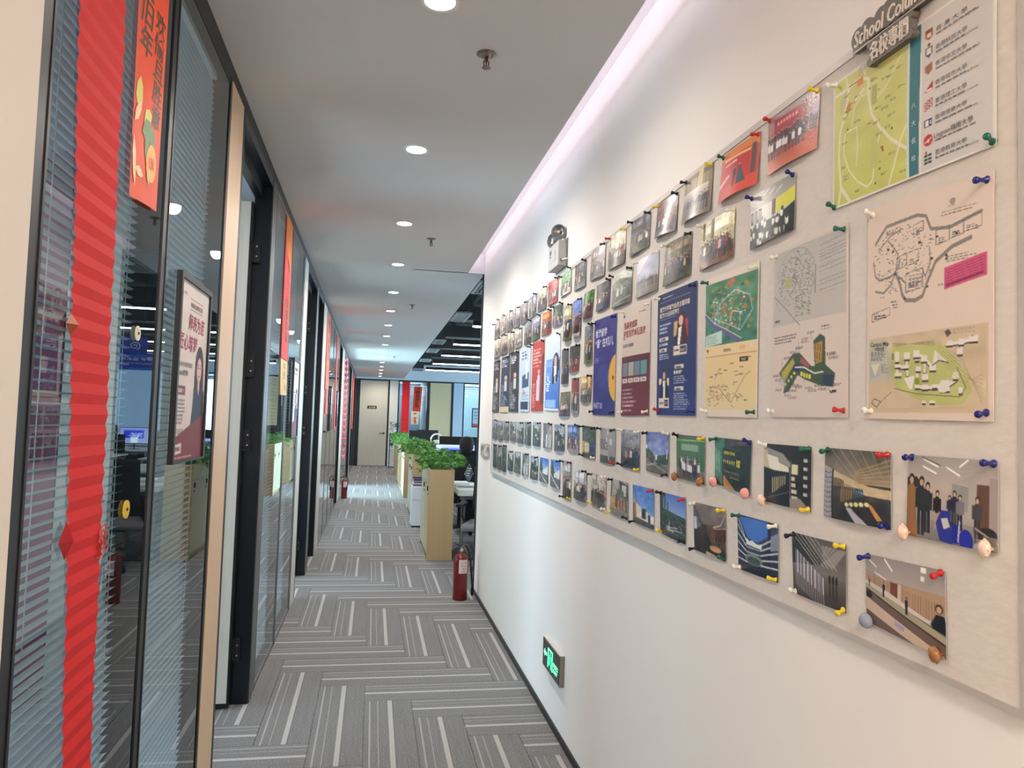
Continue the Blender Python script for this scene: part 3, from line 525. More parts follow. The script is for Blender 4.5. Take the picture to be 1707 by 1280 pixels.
        c.line([(.08,.905),(.05,.925),(.1,.945),(.14,.92),(.08,.905)], .004, (90,80,78)); c.line([(.14,.92),(.24,.875)], .003, (120,108,100)); c.line([(.27,.86),(.45,.885),(.78,.90),(.82,.86),(.76,.78)], .004, (120,110,90)); c.line([(.05,.955),(.8,.945)], .003, (190,170,140))
        c.poly([(.67,.625),(.70,.615),(.72,.635),(.69,.650)], (90,84,82)); c.scrib(.73, .615, .92, .64, (150,140,130), 3, 9, .003, 1); c.scrib(.85, .65, .9, .655, (110,100,96), 1, 3, .004, 1)
    elif t == 'map4':
        c.rect(0, 0, 1, 1, (226,220,210)); c.grad(.02, .985, (204,200,128), (196,198,104), .015, .545); W_ = (226,218,190)
        c.noise(5, 5, seed, .02, .02, .54, .98)
        for p, th in (([(.02,.12),(.12,.12),(.20,.10),(.27,.14),(.28,.3),(.30,.42),(.36,.55),(.44,.68),(.545,.80)], .022), ([(.05,.98),(.07,.85),(.05,.6),(.06,.42),(.1,.3),(.13,.1)], .024), ([(.07,.85),(.15,1.0)], .03), ([(.1,.45),(.09,.6),(.13,.74),(.2,.86),(.27,.93),(.31,.9),(.33,.7),(.36,.6)], .012), ([(.12,.45),(.19,.45),(.2,.6),(.19,.74)], .009), ([(.15,.42),(.17,.3),(.22,.24),(.27,.25)], .009), ([(.545,.60),(.5,.7),(.42,.98)], .016), ([(.3,.35),(.4,.28),(.5,.12)], .007), ([(.12,.12),(.1,-.0)], .012), ([(.25,.1),(.22,0)], .012), ([(.17,.25),(.24,.2)], .02)): c.line(p, th, W_)
        c.rect(.125, .105, .2, .115, (110,112,70)); c.rect(.19, .10, .235, .155, (214,140,70)); c.poly([(.105,.26),(.135,.22),(.145,.28),(.115,.32)], (206,130,66)); c.ell(.375, .70, .008, .012, (170,60,44))
        for i in range(34): u, v = r.uniform(.06,.5), r.uniform(.15,.93); c.scrib(u, v, u+.05, v+.02, (128,124,76), 2, i, .006, 1)
        for i in range(6): c.line([(.06,.28-.02*i),(.11,.22-.02*i)], .004, (150,150,176)); c.line([(.20,.08-.012*i),(.26,.04-.012*i)], .004, (150,150,176))
        c.rect(.30, .22, .335, .36, (170,172,100)); c.rect(.3, .60, .345, .82, (190,192,112))
        for (u, v) in ((.44,.6),(.38,.72),(.36,.84),(.33,.93),(.12,.43)): c.ell(u, v, .006, .01, (96,90,60))
        c.poly([(.545,.02),(.615,.02),(.605,.985),(.545,.985)], (54,116,126)); c.rect(.535, .02, .547, .985, (206,216,214)); c.grad(.02, .985, (208,200,192), (206,202,198), .62, .985)
        y = [.12, .235, .34, .46, .575, .68, .79, .90]
        c.poly([(.64,.09),(.68,.09),(.68,.14),(.66,.16),(.64,.14)], (150,96,70)); c.rect(.648, .115, .672, .14, (225,214,205)); c.poly([(.64,.205),(.68,.205),(.68,.25),(.66,.275),(.64,.25)], (90,86,90)); c.rect(.647, .212, .673, .25, (222,214,206)); c.ell(.66, .19, .008, .012, (110,80,70)); c.poly([(.64,.32),(.68,.31),(.68,.36),(.66,.38),(.64,.36)], (158,104,80))
        c.poly([(.635,.49),(.685,.43),(.685,.49)], (168,52,72)); c.rect(.645, .475, .68, .488, (226,214,206))
        for i in range(3): 
            for j in range(2): R2 = (.637+.016*i, .55+.032*j-.006*i); c.rect(R2[0], R2[1], R2[0]+.013, R2[1]+.026, (150,54,60)); c.rect(R2[0]+.003, R2[1]+.006, R2[0]+.010, R2[1]+.02, (226,214,206))
        c.rect(.638, .665, .68, .715, (54,60,86)); c.rect(.644, .672, .662, .71, (222,218,214)); c.poly([(.668,.68),(.676,.675),(.676,.705),(.668,.70)], (222,218,214)); c.ell(.66, .80, .026, .036, (186,48,44)); c.line([(.642,.81),(.678,.79)], .008, (226,214,206)); c.ell(.66, .805, .006, .012, (226,214,206))
        for i in range(3): 
            for j in range(2): c.rect(.638+.022*j, .888+.022*i, .655+.022*j, .903+.022*i, (40,60,50))
        c.ell(.648, .875, .006, .01, (180,50,44))
        for k_, v in enumerate(y): c.scrib(.70, v+.022, .93, v+.04, (120,112,108), 1, k_, .010, .98)
    elif t == 'portrait':   # framed poster on the glass
        c.grad(0, 1, (222,214,208), (214,198,190)); c.noise(4, 4, 3); c.rect(.33, .085, .78, .089, (150,90,90)); c.rect(.33, .145, .78, .149, (150,90,90)); c.scrib(.12, .06, .28, .085, (150,120,120), 1, 1, .012, 1); c.ell(.06, .078, .03, .014, (80,90,130))
        c.ell(.75, .47, .155, .135, (44,38,44)); c.poly([(.60,.46),(.91,.46),(.93,.62),(.99,.84),(.55,.84),(.585,.6)], (44,38,44)); c.ell(.755, .475, .082, .078, (226,178,172)); c.rect(.72, .53, .79, .60, (214,168,160)); c.poly([(.72,.57),(.79,.57),(.76,.635)], (222,176,168))
        c.poly([(.60,.60),(.72,.575),(.76,.63),(.80,.575),(.96,.60),(1.0,.86),(.50,.88)], (52,54,72)); c.ell(.72, .465, .014, .007, (50,36,40)); c.ell(.79, .465, .014, .007, (50,36,40)); c.line([(.70,.448),(.735,.446)], .005, (60,44,46)); c.line([(.775,.446),(.81,.448)], .005, (60,44,46)); c.ell(.755, .49, .012, .009, (205,150,144)); c.ell(.755, .515, .026, .008, (196,84,92)); c.poly([(.67,.43),(.755,.40),(.84,.43),(.84,.41),(.755,.375),(.67,.41)], (44,38,44))
        c.rect(.03, .585, .30, .635, (120,54,58)); c.scrib(.06, .597, .27, .625, (226,210,205), 1, 3, .020, 1); c.scrib(.05, .655, .36, .80, (110,96,92), 7, 5, .011, .95); c.rect(0, .82, .3, .85, (176,166,160))
        c.poly([(0,.875),(1,.735),(1,1),(0,1)], (122,58,62)); c.poly([(0,.91),(.27,.90),(.27,.955),(0,.965)], (226,210,205)); c.scrib(.04, .915, .24, .95, (130,90,90), 1, 6, .022, 1); c.scrib(.03, .972, .85, .987, (206,160,156), 1, 7, .010, 1)
    elif t == 'whiteposter':
        c.grad(0, 1, (222,226,232), (210,216,224)); c.scrib(.2, .08, .8, .2, (120,60,80), 2, seed, .03, 1); c.ell(.68, .5, .2, .14, (60,50,60)); c.ell(.68, .5, .11, .09, (222,190,185)); c.poly([(.42,.85),(.5,.62),(.9,.62),(1,.85)], (60,62,84)); c.scrib(.08, .4, .42, .7, (120,110,120), 7, seed, .012, 1); c.poly([(0,.84),(1,.72),(1,1),(0,1)], (110,60,80))
    elif t == 'couplet':
        a = tuple(int(x) for x in k[2].split(',')); c.grad(0, 1, a, [x*.95 for x in a]); c.noise(8, 3, seed)
    elif t == 'screen':
        c.rect(0, 0, 1, 1, (150,165,215)); c.rect(.2, .1, .85, .7, (40,60,190)); c.rect(.2, .1, .85, .22, (110,130,230)); c.scrib(.25, .3, .8, .6, (170,190,250), 4, seed, .06, 1); c.rect(.4, .62, .6, .95, (210,235,240))
    elif t == 'bluebanner':
        c.grad(0, 1, (70,84,160), (40,66,170)); c.rect(0, .82, 1, 1, (60,110,205))
    return c.done()
BOARD = [
  ('top', 'crowd:0:190,180,170:150,140,130', 'pale', ((5.525, 2.174), (5.306, 2.184), (5.300, 2.050), (5.499, 2.046)), 'kk', 0.006, (14, 24)),
  ('top', 'crowd:1:185,172,165:170,160,150', 'washed pinkish', ((5.257, 2.181), (5.063, 2.182), (5.039, 2.051), (5.260, 2.052)), 'k', 0.006, (14, 24)),
  ('top', 'crowd:2:180,175,168:120,118,110', 'washed grey', ((5.015, 2.178), (4.787, 2.177), (4.770, 2.042), (4.999, 2.049)), 'k', 0.006, (14, 27)),
  ('top', 'crowd:3:200,195,200:130,130,140', 'lilac grey', ((4.753, 2.176), (4.536, 2.162), (4.525, 2.036), (4.738, 2.047)), 'k', 0.006, (14, 26)),
  ('top', 'crowd:4:170,160,165:110,100,110', 'dull mauve', ((4.499, 2.159), (4.305, 2.161), (4.285, 2.026), (4.489, 2.038)), 'k', 0.006, (14, 29)),
  ('top', 'crowd:5:175,170,180:120,120,125', 'grey hall', ((4.252, 2.167), (4.055, 2.166), (4.054, 2.037), (4.241, 2.040)), 'k', 0.006, (14, 30)),
  ('top', 'crowd:6:190,185,170:95,98,85', 'bright roofed', ((4.014, 2.165), (3.802, 2.164), (3.802, 2.039), (4.007, 2.046)), 'k', 0.006, (14, 31)),
  ('top', 'crowd:7:190,70,50:170,60,45', 'red', ((3.771, 2.171), (3.553, 2.160), (3.557, 2.039), (3.759, 2.043)), 'k', 0.006, (14, 33)),
  ('top', 'crowd:8:150,185,150:190,185,180', 'green and white banner', ((3.487, 2.150), (3.306, 2.162), (3.303, 2.046), (3.495, 2.045)), 'kk', 0.006, (14, 33)),
  ('top', 'crowd:9:95,90,95:120,118,120', 'dark', ((3.237, 2.150), (3.059, 2.145), (3.059, 2.029), (3.243, 2.036)), 'k', 0.006, (15, 36)),
  ('top', 'crowd:10:150,140,140:130,128,125', 'tall grey hall', ((2.983, 2.160), (2.792, 2.157), (2.792, 2.025), (2.991, 2.035)), 'k', 0.006, (19, 44)),
  ('top', 'crowd:11:215,210,190:90,75,60', 'bright ceilinged', ((2.747, 2.162), (2.546, 2.153), (2.552, 2.024), (2.745, 2.032)), 'ry', 0.006, (23, 47)),
  ('top', 'crowd:12:110,105,110:100,110,70', 'dark shirted outdoor', ((2.488, 2.157), (2.302, 2.145), (2.309, 2.029), (2.497, 2.030)), 'kk', 0.006, (26, 48)),
  ('top', 'crowd:13:130,100,100:150,140,150', 'reddish brown hall', ((2.242, 2.146), (2.075, 2.140), (2.086, 2.026), (2.254, 2.036)), 'yk', 0.012, (28, 51)),
  ('top', 'hall:14', 'foyer', ((2.025, 2.155), (1.843, 2.152), (1.851, 2.021), (2.039, 2.027)), 'ky', 0.012, (38, 65)),
  ('top', 'stage:15', 'red stage', ((1.789, 2.144), (1.594, 2.140), (1.601, 2.015), (1.801, 2.022)), 'gr', 0.012, (52, 70)),
  ('top', 'redgroup:16', 'red backdrop rows of people', ((1.558, 2.152), (1.355, 2.140), (1.361, 2.014), (1.555, 2.019)), 'ry', 0.006, (68, 82)),
  ('second', 'crowd:20:205,200,185:175,170,160', 'curled blank', ((5.481, 2.044), (5.230, 2.039), (5.231, 1.904), (5.484, 1.907)), 'k', 0.012, (14, 25)),
  ('second', 'crowd:21:190,182,165:120,112,100', 'faded brown', ((5.178, 2.036), (4.963, 2.032), (4.947, 1.903), (5.192, 1.907)), 'k', 0.006, (14, 25)),
  ('second', 'crowd:22:200,190,165:150,140,120', 'straw toned', ((4.917, 2.034), (4.701, 2.024), (4.698, 1.890), (4.909, 1.890)), 'k', 0.006, (14, 28)),
  ('second', 'crowd:23:185,180,170:150,146,140', 'plain grey', ((4.663, 2.029), (4.448, 2.019), (4.435, 1.901), (4.658, 1.902)), 'k', 0.006, (14, 26)),
  ('second', 'crowd:24:150,155,160:80,80,75', 'courtyard', ((4.364, 2.036), (4.179, 2.030), (4.168, 1.895), (4.365, 1.897)), 'k', 0.006, (14, 31)),
  ('second', 'crowd:25:150,150,160:95,110,80', 'lawn', ((4.144, 2.035), (3.941, 2.029), (3.935, 1.897), (4.134, 1.894)), 'k', 0.006, (14, 33)),
  ('second', 'crowd:26:190,120,70:170,80,50', 'orange', ((3.888, 2.024), (3.679, 2.019), (3.678, 1.896), (3.890, 1.900)), 'k', 0.006, (14, 32)),
  ('second', 'crowd:27:70,100,85:140,130,150', 'green walled', ((3.640, 2.025), (3.449, 2.017), (3.450, 1.911), (3.647, 1.919)), 'kk', 0.006, (14, 29)),
  ('second', 'crowd:28:170,165,140:130,130,90', 'long curled olive', ((3.420, 1.994), (3.279, 1.987), (3.274, 1.817), (3.411, 1.822)), 'k', 0.014, (14, 49)),
  ('second', 'crowd:29:120,140,190:180,170,160', 'long curled blue and cream', ((3.261, 1.989), (3.116, 1.989), (3.119, 1.819), (3.244, 1.821)), 'k', 0.014, (14, 52)),
  ('second', 'crowd:30:80,130,60:110,60,55', 'green board', ((3.076, 1.996), (2.928, 1.995), (2.958, 1.879), (3.103, 1.888)), '', 0.012, (14, 39)),
  ('second', 'crowd:31:60,58,62:60,60,130', 'purple banner', ((2.893, 2.000), (2.714, 1.996), (2.725, 1.890), (2.891, 1.891)), 'k', 0.006, (18, 37)),
  ('second', 'hall:32', 'dark auditorium', ((2.690, 2.001), (2.469, 1.994), (2.474, 1.870), (2.686, 1.874)), 'kk', 0.006, (26, 47)),
  ('second', 'plaza:33', 'pale sky plaza', ((2.422, 2.001), (2.222, 1.997), (2.228, 1.869), (2.422, 1.871)), 'ww', 0.006, (29, 54)),
  ('second', 'crowd:34:120,110,90:70,80,50', 'men in blue and cream shirts', ((2.169, 2.001), (1.971, 1.995), (1.978, 1.869), (2.180, 1.869)), 'wk', 0.006, (36, 59)),
  ('second', 'crowd:35:205,195,160:130,95,65', 'chandelier hall', ((1.911, 1.994), (1.715, 1.992), (1.720, 1.866), (1.913, 1.866)), 'ww', 0.006, (45, 67)),
  ('second', 'lecture:36', 'seated classroom', ((1.638, 1.992), (1.443, 1.992), (1.442, 1.865), (1.631, 1.863)), 'bb', 0.006, (60, 77)),
  ('side', 'crowd:40:90,95,105:80,80,85', 'dark suited', ((3.442, 1.788), (3.320, 1.785), (3.310, 1.619), (3.436, 1.623)), 'k', 0.006, (14, 48)),
  ('side', 'crowd:41:60,55,50:150,70,50', 'red carpet', ((3.293, 1.790), (3.122, 1.783), (3.138, 1.668), (3.295, 1.668)), 'k', 0.006, (14, 36)),
  ('side', 'crowd:42:130,135,140:110,120,60', 'tall dark and yellow', ((3.055, 1.852), (2.941, 1.851), (2.935, 1.688), (3.047, 1.691)), 'k', 0.006, (14, 52)),
  ('side', 'crowd:43:110,110,90:90,80,110', 'violet shirt', ((3.442, 1.584), (3.270, 1.583), (3.269, 1.470), (3.460, 1.470)), '', 0.006, (14, 33)),
  ('side', 'crowd:44:140,60,55:150,160,170', 'pale blue figures', ((3.248, 1.642), (3.131, 1.639), (3.119, 1.481), (3.238, 1.482)), 'g', 0.006, (14, 48)),
  ('side', 'crowd:45:200,170,130:110,110,105', 'orange edged', ((3.101, 1.642), (2.930, 1.637), (2.945, 1.528), (3.090, 1.530)), 'wk', 0.006, (15, 36)),
  ('poster', 'pdark:1:60,62,60', 'dark grey portrait poster with pale figure', ((5.493, 1.886), (5.215, 1.882), (5.214, 1.506), (5.512, 1.510)), 'k', 0.006, (14, 70)),
  ('poster', 'pdark:2:45,60,85', 'narrow navy portrait poster with cream foot', ((5.150, 1.890), (4.837, 1.881), (4.822, 1.502), (5.166, 1.505)), 'k', 0.006, (14, 76)),
  ('poster', 'pdark:3:50,52,60', 'charcoal portrait poster with white text', ((4.805, 1.890), (4.521, 1.883), (4.498, 1.500), (4.798, 1.505)), 'k', 0.006, (14, 82)),
  ('poster', 'plight:4', 'pale blue poster with a navy box at its foot', ((4.485, 1.883), (4.166, 1.884), (4.162, 1.499), (4.439, 1.505)), 'k', 0.006, (14, 89)),
  ('poster', 'pred:5', 'red poster with a standing woman', ((4.115, 1.887), (3.820, 1.881), (3.819, 1.498), (4.110, 1.501)), 'kk', 0.006, (16, 97)),
  ('poster', 'pblue:6', 'sky blue and white poster with long haired woman', ((3.767, 1.884), (3.476, 1.880), (3.476, 1.497), (3.772, 1.505)), 'k', 0.006, (18, 105)),
  ('poster', 'guide:7', 'deep blue study guide poster with a yellow circle', ((2.912, 1.858), (2.632, 1.853), (2.630, 1.470), (2.910, 1.476)), 'kbkk', 0.006, (29, 137)),
  ('poster', 'maroon:8', 'cream and maroon poster with red headline', ((2.560, 1.856), (2.285, 1.848), (2.283, 1.470), (2.558, 1.470)), 'wwww', 0.006, (37, 154)),
  ('poster', 'navy:9', 'navy lecture poster with two portraits', ((2.222, 1.848), (1.932, 1.846), (1.927, 1.466), (2.215, 1.471)), 'wbbr', 0.006, (52, 181)),
  ('poster', 'map1:10', 'green and yellow double campus map', ((1.877, 1.837), (1.590, 1.829), (1.593, 1.461), (1.870, 1.465)), 'gwgw', 0.006, (72, 209)),
  ('poster', 'map2:11', 'grey and white campus plan with green building', ((1.525, 1.833), (1.259, 1.834), (1.255, 1.461), (1.533, 1.462)), 'wgrw', 0.006, (104, 261)),
  ('poster', 'map3:12', 'white road map with pink box and campus map', ((1.200, 1.840), (0.920, 1.821), (0.922, 1.454), (1.201, 1.459)), 'wbbw', 0.006, (169, 336)),
  ('poster', 'map4:13', 'large yellow green map with teal band and logo list', ((1.308, 2.125), (0.915, 2.122), (0.916, 1.857), (1.308, 1.870)), 'w-gg', 0.006, (218, 235)),
  ('upper', 'street:50', 'narrow arch', ((5.477, 1.449), (5.264, 1.449), (5.265, 1.312), (5.449, 1.317)), 'k', 0.006, (14, 26)),
  ('upper', 'street:51', 'grey arch', ((5.231, 1.449), (5.027, 1.443), (5.021, 1.309), (5.228, 1.312)), '', 0.006, (14, 26)),
  ('upper', 'street:52', 'green shopfront', ((4.990, 1.445), (4.787, 1.441), (4.779, 1.319), (4.977, 1.314)), 'k', 0.006, (14, 26)),
  ('upper', 'street:53', 'grey forecourt', ((4.753, 1.441), (4.549, 1.439), (4.544, 1.314), (4.738, 1.320)), '', 0.006, (14, 27)),
  ('upper', 'street:54', 'stair landing', ((4.512, 1.439), (4.314, 1.438), (4.303, 1.310), (4.498, 1.312)), 'k', 0.006, (14, 29)),
  ('upper', 'street:55', 'dim garden', ((4.278, 1.440), (4.102, 1.441), (4.095, 1.306), (4.267, 1.311)), 'k', 0.006, (14, 32)),
  ('upper', 'street:56', 'misty blue street', ((4.052, 1.443), (3.851, 1.439), (3.852, 1.310), (4.033, 1.311)), 'k', 0.006, (14, 33)),
  ('upper', 'room:57', 'slanted corridor', ((3.796, 1.438), (3.602, 1.433), (3.592, 1.308), (3.772, 1.308)), 'k', 0.006, (14, 34)),
  ('upper', 'street:58', 'leafy path', ((3.550, 1.431), (3.354, 1.430), (3.345, 1.308), (3.535, 1.302)), 'k', 0.006, (14, 35)),
  ('upper', 'crowd:59:110,130,170:170,150,150', 'blue wall and red table', ((3.297, 1.431), (3.106, 1.430), (3.100, 1.318), (3.288, 1.315)), 'k', 0.006, (15, 35)),
  ('upper', 'street:60', 'yellow kiosk under trees', ((3.052, 1.431), (2.864, 1.425), (2.858, 1.297), (3.044, 1.300)), 'kkwk', 0.006, (17, 43)),
  ('upper', 'archway:61', 'round grey arch', ((2.801, 1.423), (2.614, 1.422), (2.610, 1.289), (2.792, 1.291)), 'kkr-', 0.006, (20, 49)),
  ('upper', 'crowd:62:150,150,155:70,75,95', 'line of dark dressed people', ((2.548, 1.421), (2.361, 1.419), (2.354, 1.285), (2.544, 1.290)), 'wwyk', 0.006, (25, 54)),
  ('upper', 'street2:63', 'tree lined avenue under blue sky', ((2.303, 1.416), (2.110, 1.417), (2.110, 1.286), (2.295, 1.291)), 'kwk-', 0.006, (31, 58)),
  ('upper', 'greengroup:64', 'group before a green curtain', ((2.054, 1.413), (1.864, 1.410), (1.863, 1.282), (2.048, 1.287)), 'kyoo', 0.006, (38, 64)),
  ('upper', 'museum:65', 'dark poster of yellow lettering', ((1.806, 1.411), (1.614, 1.406), (1.620, 1.277), (1.801, 1.293)), 'gbpp', 0.006, (49, 74)),
  ('upper', 'shelves:66', 'dark bookcase and white panels', ((1.558, 1.403), (1.372, 1.401), (1.372, 1.270), (1.555, 1.273)), 'wgys', 0.006, (63, 87)),
  ('upper', 'library:67', 'wide library interior', ((1.325, 1.402), (1.137, 1.400), (1.136, 1.269), (1.328, 1.268)), 'grb-', 0.014, (89, 102)),
  ('upper', 'meeting:68', 'people standing by blue chairs', ((1.094, 1.399), (0.914, 1.398), (0.915, 1.268), (1.099, 1.267)), 'bbss', 0.006, (122, 123)),
  ('lower', 'street:70', 'dark green doorway', ((5.420, 1.280), (5.249, 1.275), (5.237, 1.109), (5.393, 1.109)), 'k', 0.006, (14, 31)),
  ('lower', 'street:71', 'green bush', ((5.209, 1.277), (5.044, 1.276), (5.039, 1.106), (5.208, 1.108)), 'k', 0.006, (14, 33)),
  ('lower', 'street:72', 'dim doorway', ((5.015, 1.280), (4.859, 1.282), (4.845, 1.107), (5.001, 1.105)), 'k', 0.006, (14, 36)),
  ('lower', 'street:73', 'violet grey street', ((4.802, 1.254), (4.613, 1.255), (4.600, 1.127), (4.790, 1.129)), 'k', 0.006, (14, 28)),
  ('lower', 'street:74', 'dark trees', ((4.565, 1.255), (4.380, 1.260), (4.365, 1.129), (4.560, 1.130)), '', 0.006, (14, 29)),
  ('lower', 'room:75', 'grey sloping roof', ((4.313, 1.254), (4.139, 1.260), (4.133, 1.133), (4.308, 1.128)), 'k', 0.006, (14, 30)),
  ('lower', 'street:76', 'green and grey lot', ((4.087, 1.252), (3.894, 1.256), (3.889, 1.129), (4.074, 1.127)), 'k', 0.006, (14, 32)),
  ('lower', 'tower:77', 'blue sky hillside', ((3.849, 1.256), (3.660, 1.256), (3.657, 1.132), (3.844, 1.133)), '', 0.006, (14, 33)),
  ('lower', 'tower:78', 'bright blue sky road', ((3.602, 1.257), (3.418, 1.262), (3.411, 1.126), (3.596, 1.130)), 'k', 0.006, (14, 39)),
  ('lower', 'crowd:79:160,155,155:120,100,80', 'dense crowd', ((3.365, 1.265), (3.216, 1.267), (3.206, 1.096), (3.355, 1.093)), 'kkyk', 0.006, (14, 52)),
  ('lower', 'crowd:80:200,195,195:110,108,105', 'white hall with standing visitors', ((3.151, 1.239), (2.976, 1.244), (2.963, 1.112), (3.159, 1.114)), 'k', 0.006, (17, 43)),
  ('lower', 'crowd:81:190,185,175:150,145,140', 'pale ballroom', ((2.905, 1.239), (2.713, 1.240), (2.706, 1.111), (2.900, 1.115)), 'kwwy', 0.006, (20, 46)),
  ('lower', 'market:82', 'orange crates and passers-by', ((2.646, 1.238), (2.467, 1.237), (2.456, 1.110), (2.659, 1.111)), 'k-ky', 0.006, (25, 50)),
  ('lower', 'tower2:83', 'blue sky over white buildings', ((2.417, 1.236), (2.223, 1.237), (2.216, 1.111), (2.404, 1.112)), '-r-k', 0.006, (28, 54)),
  ('lower', 'terrace:84', 'dark pergola and blue sky', ((2.174, 1.235), (1.983, 1.235), (1.975, 1.106), (2.162, 1.111)), 'krky', 0.006, (34, 62)),
  ('lower', 'dark:85', 'dim restaurant', ((1.931, 1.231), (1.741, 1.232), (1.733, 1.104), (1.917, 1.103)), 'wygk', 0.006, (43, 70)),
  ('lower', 'balcony:86', 'white balconies around blue sky', ((1.679, 1.229), (1.494, 1.228), (1.491, 1.104), (1.668, 1.100)), 'gwyw', 0.006, (55, 77)),
  ('lower', 'atrium:87', 'grey glossy atrium', ((1.441, 1.221), (1.257, 1.223), (1.256, 1.098), (1.430, 1.097)), 'kyyw', 0.006, (73, 91)),
  ('lower', 'lecturehall:88', 'wood panelled lecture room', ((1.202, 1.218), (1.014, 1.224), (1.011, 1.091), (1.197, 1.100)), 'broz', 0.006, (106, 118)),
]
# ------------------------------------------------------------------ the room shell
A, B, H = .5543, .8888, 2.70
XE, YC, YE = .7478, 6.27, 23.05
WALL = mat('warm_white_paint', (240,234,226), .75, var=.012, scale=(3,3,3))
CEIL = mat('ceiling_paint', (208,207,204), .85, var=.01, scale=(2,2,2))
COVE = mat('cove_paint', (240,238,240), .8, var=.01)
BLACK = mat('black_frame', (14,15,18), .42, var=.1)
NAVY = mat('navy_black_reveal', (12,15,26), .3, var=.1)
SILV = mat('grey_aluminium', (120,122,124), .35, .6, var=.04)
CREAM = wood('cream_wood_laminate', (224,196,164), (210,180,146), .45)
PALEW = wood('pale_grey_wood_laminate', (206,202,190), (184,180,168), .45)
TAN = wood('tan_wood_laminate', (188,164,122), (174,150,108), .4)
ROOMW = mat('room_paint', (196,198,200), .8, var=.02)
DARKC = mat('black_exposed_ceiling', (10,12,14), .8, var=.2)
WHITE = mat('white_plastic', (226,226,224), .4, var=.02)
DGREY = mat('dark_grey_plastic', (52,54,58), .45, var=.06)
BLK = mat('black_plastic', (16,17,19), .4, var=.1)
CHROME = mat('chrome', (200,202,205), .18, 1.0, var=.02)

# carpet planks in a herringbone
def carpet_mat(name='striped_carpet'):
    m = bpy.data.materials.new(name); m.use_nodes = True; nt = m.node_tree; b = nt.nodes['Principled BSDF']; N = nt.nodes.new; Lk = nt.links.new
    uv = N('ShaderNodeUVMap'); uv.uv_map = 'UVMap'; sp = N('ShaderNodeSeparateXYZ'); Lk(uv.outputs[0], sp.inputs[0])
    def math_(op, a, bb, cl=False):
        n = N('ShaderNodeMath'); n.operation = op; n.use_clamp = cl
        for i, x in enumerate((a, bb)):
            if x is None: continue
            if isinstance(x, (int, float)): n.inputs[i].default_value = x
            else: Lk(x, n.inputs[i])
        return n.outputs[0]
    def band(lo, hi):
        return math_('MULTIPLY', math_('GREATER_THAN', sp.outputs[0], lo), math_('LESS_THAN', sp.outputs[0], hi))
    rib = math_('SINE', math_('MULTIPLY', sp.outputs[0], 2*PI*27), None)
    rib = math_('MULTIPLY', math_('ADD', rib, 1.0), .5)
    mp = N('ShaderNodeMapping'); mp.inputs['Scale'].default_value = (9, 3, 1); Lk(uv.outputs[0], mp.inputs[0])
    nz = N('ShaderNodeTexNoise'); nz.inputs['Scale'].default_value = 1; nz.inputs['Detail'].default_value = 5; Lk(mp.outputs[0], nz.inputs[0])
    mp2 = N('ShaderNodeMapping'); mp2.inputs['Scale'].default_value = (26, 180, 1); Lk(uv.outputs[0], mp2.inputs[0])
    n2 = N('ShaderNodeTexNoise'); n2.inputs['Scale'].default_value = 1; Lk(mp2.outputs[0], n2.inputs[0])
    def mix(f, c0, c1):
        x = N('ShaderNodeMix'); x.data_type = 'RGBA'
        Lk(f, x.inputs[0])
        for i, c in ((6, c0), (7, c1)):
            if isinstance(c, tuple): x.inputs[i].default_value = (*s2l(c), 1)
            else: Lk(c, x.inputs[i])
        return x.outputs[2]
    base = mix(nz.outputs[0], (102,103,104), (126,126,124))
    base = mix(math_('MULTIPLY', rib, .30), base, (88,88,90))
    base = mix(math_('MULTIPLY', math_('SUBTRACT', n2.outputs[0], .45, True), 1.6), base, (170,169,167))
    base = mix(math_('MULTIPLY', band(.10, .135), .5), base, (184,182,179))
    base = mix(math_('MULTIPLY', band(.27, .29), .35), base, (196,194,190))
    base = mix(math_('MULTIPLY', band(.49, .585), .8), base, (180,178,174))
    base = mix(math_('MULTIPLY', band(.585, .605), .5), base, (92,91,94))
    base = mix(math_('MULTIPLY', band(.8, .815), .4), base, (110,109,110))
    edge = math_('ADD', math_('LESS_THAN', sp.outputs[0], .006), math_('GREATER_THAN', sp.outputs[0], .994), True)
    base = mix(math_('MULTIPLY', edge, .5), base, (90,90,92))
    Lk(base, b.inputs['Base Color']); b.inputs['Roughness'].default_value = .95; b.inputs['Specular IOR Level'].default_value = .15
    bp = N('ShaderNodeBump'); bp.inputs['Strength'].default_value = .5; bp.inputs['Distance'].default_value = .002; Lk(rib, bp.inputs['Height']); Lk(bp.outputs[0], b.inputs['Normal'])
    return m
CARPET = carpet_mat()
floor = struct(MB().box(-4.0, 9.1, -2.0, 27, -.12, -.006).build('floor', mat('floor_screed', (90,90,92), .9)))
def plank(mb, kind, k, n, clip):
    w, L = .2345, .938; x = -.455+k*w; T = 4.375-k*w
    if kind == 'v': x0, x1, y0, y1 = x, x+w, T-L+2*L*n, T+2*L*n
    else: x0, x1, y0, y1 = x, x+L, T+2*L*n, T+w+2*L*n
    g = .0012; X0, X1, Y0, Y1 = max(x0+g, clip[0]), min(x1-g, clip[1]), max(y0+g, clip[2]), min(y1-g, clip[3])
    if X1-X0 < .004 or Y1-Y0 < .004: return False
    n0 = len(mb.v); mb.box(X0, X1, Y0, Y1, -.006, 0.0)
    if mb.uv is None: mb.uv = []
    for f in mb.f[-6:]:
        for i in f:
            px, py, _ = mb.v[i]
            if kind == 'v': mb.uv.append(((px-x0)/w, (py-y0)+k*3.7+n))
            else: mb.uv.append((1-(py-y0)/w, (px-x0)+k*2.3+n))
    return True
cor = (-.5543, .8888, 2.3, 12.2); rest = MB(); cnt = 0
regions = [(-.5543, .8888, 12.2, YE), (-.5543, .8888, -1.9, 2.3), (.8888, 8.95, 6.3, YE), (-3.9, -.5543, -1.9, 22.9)]
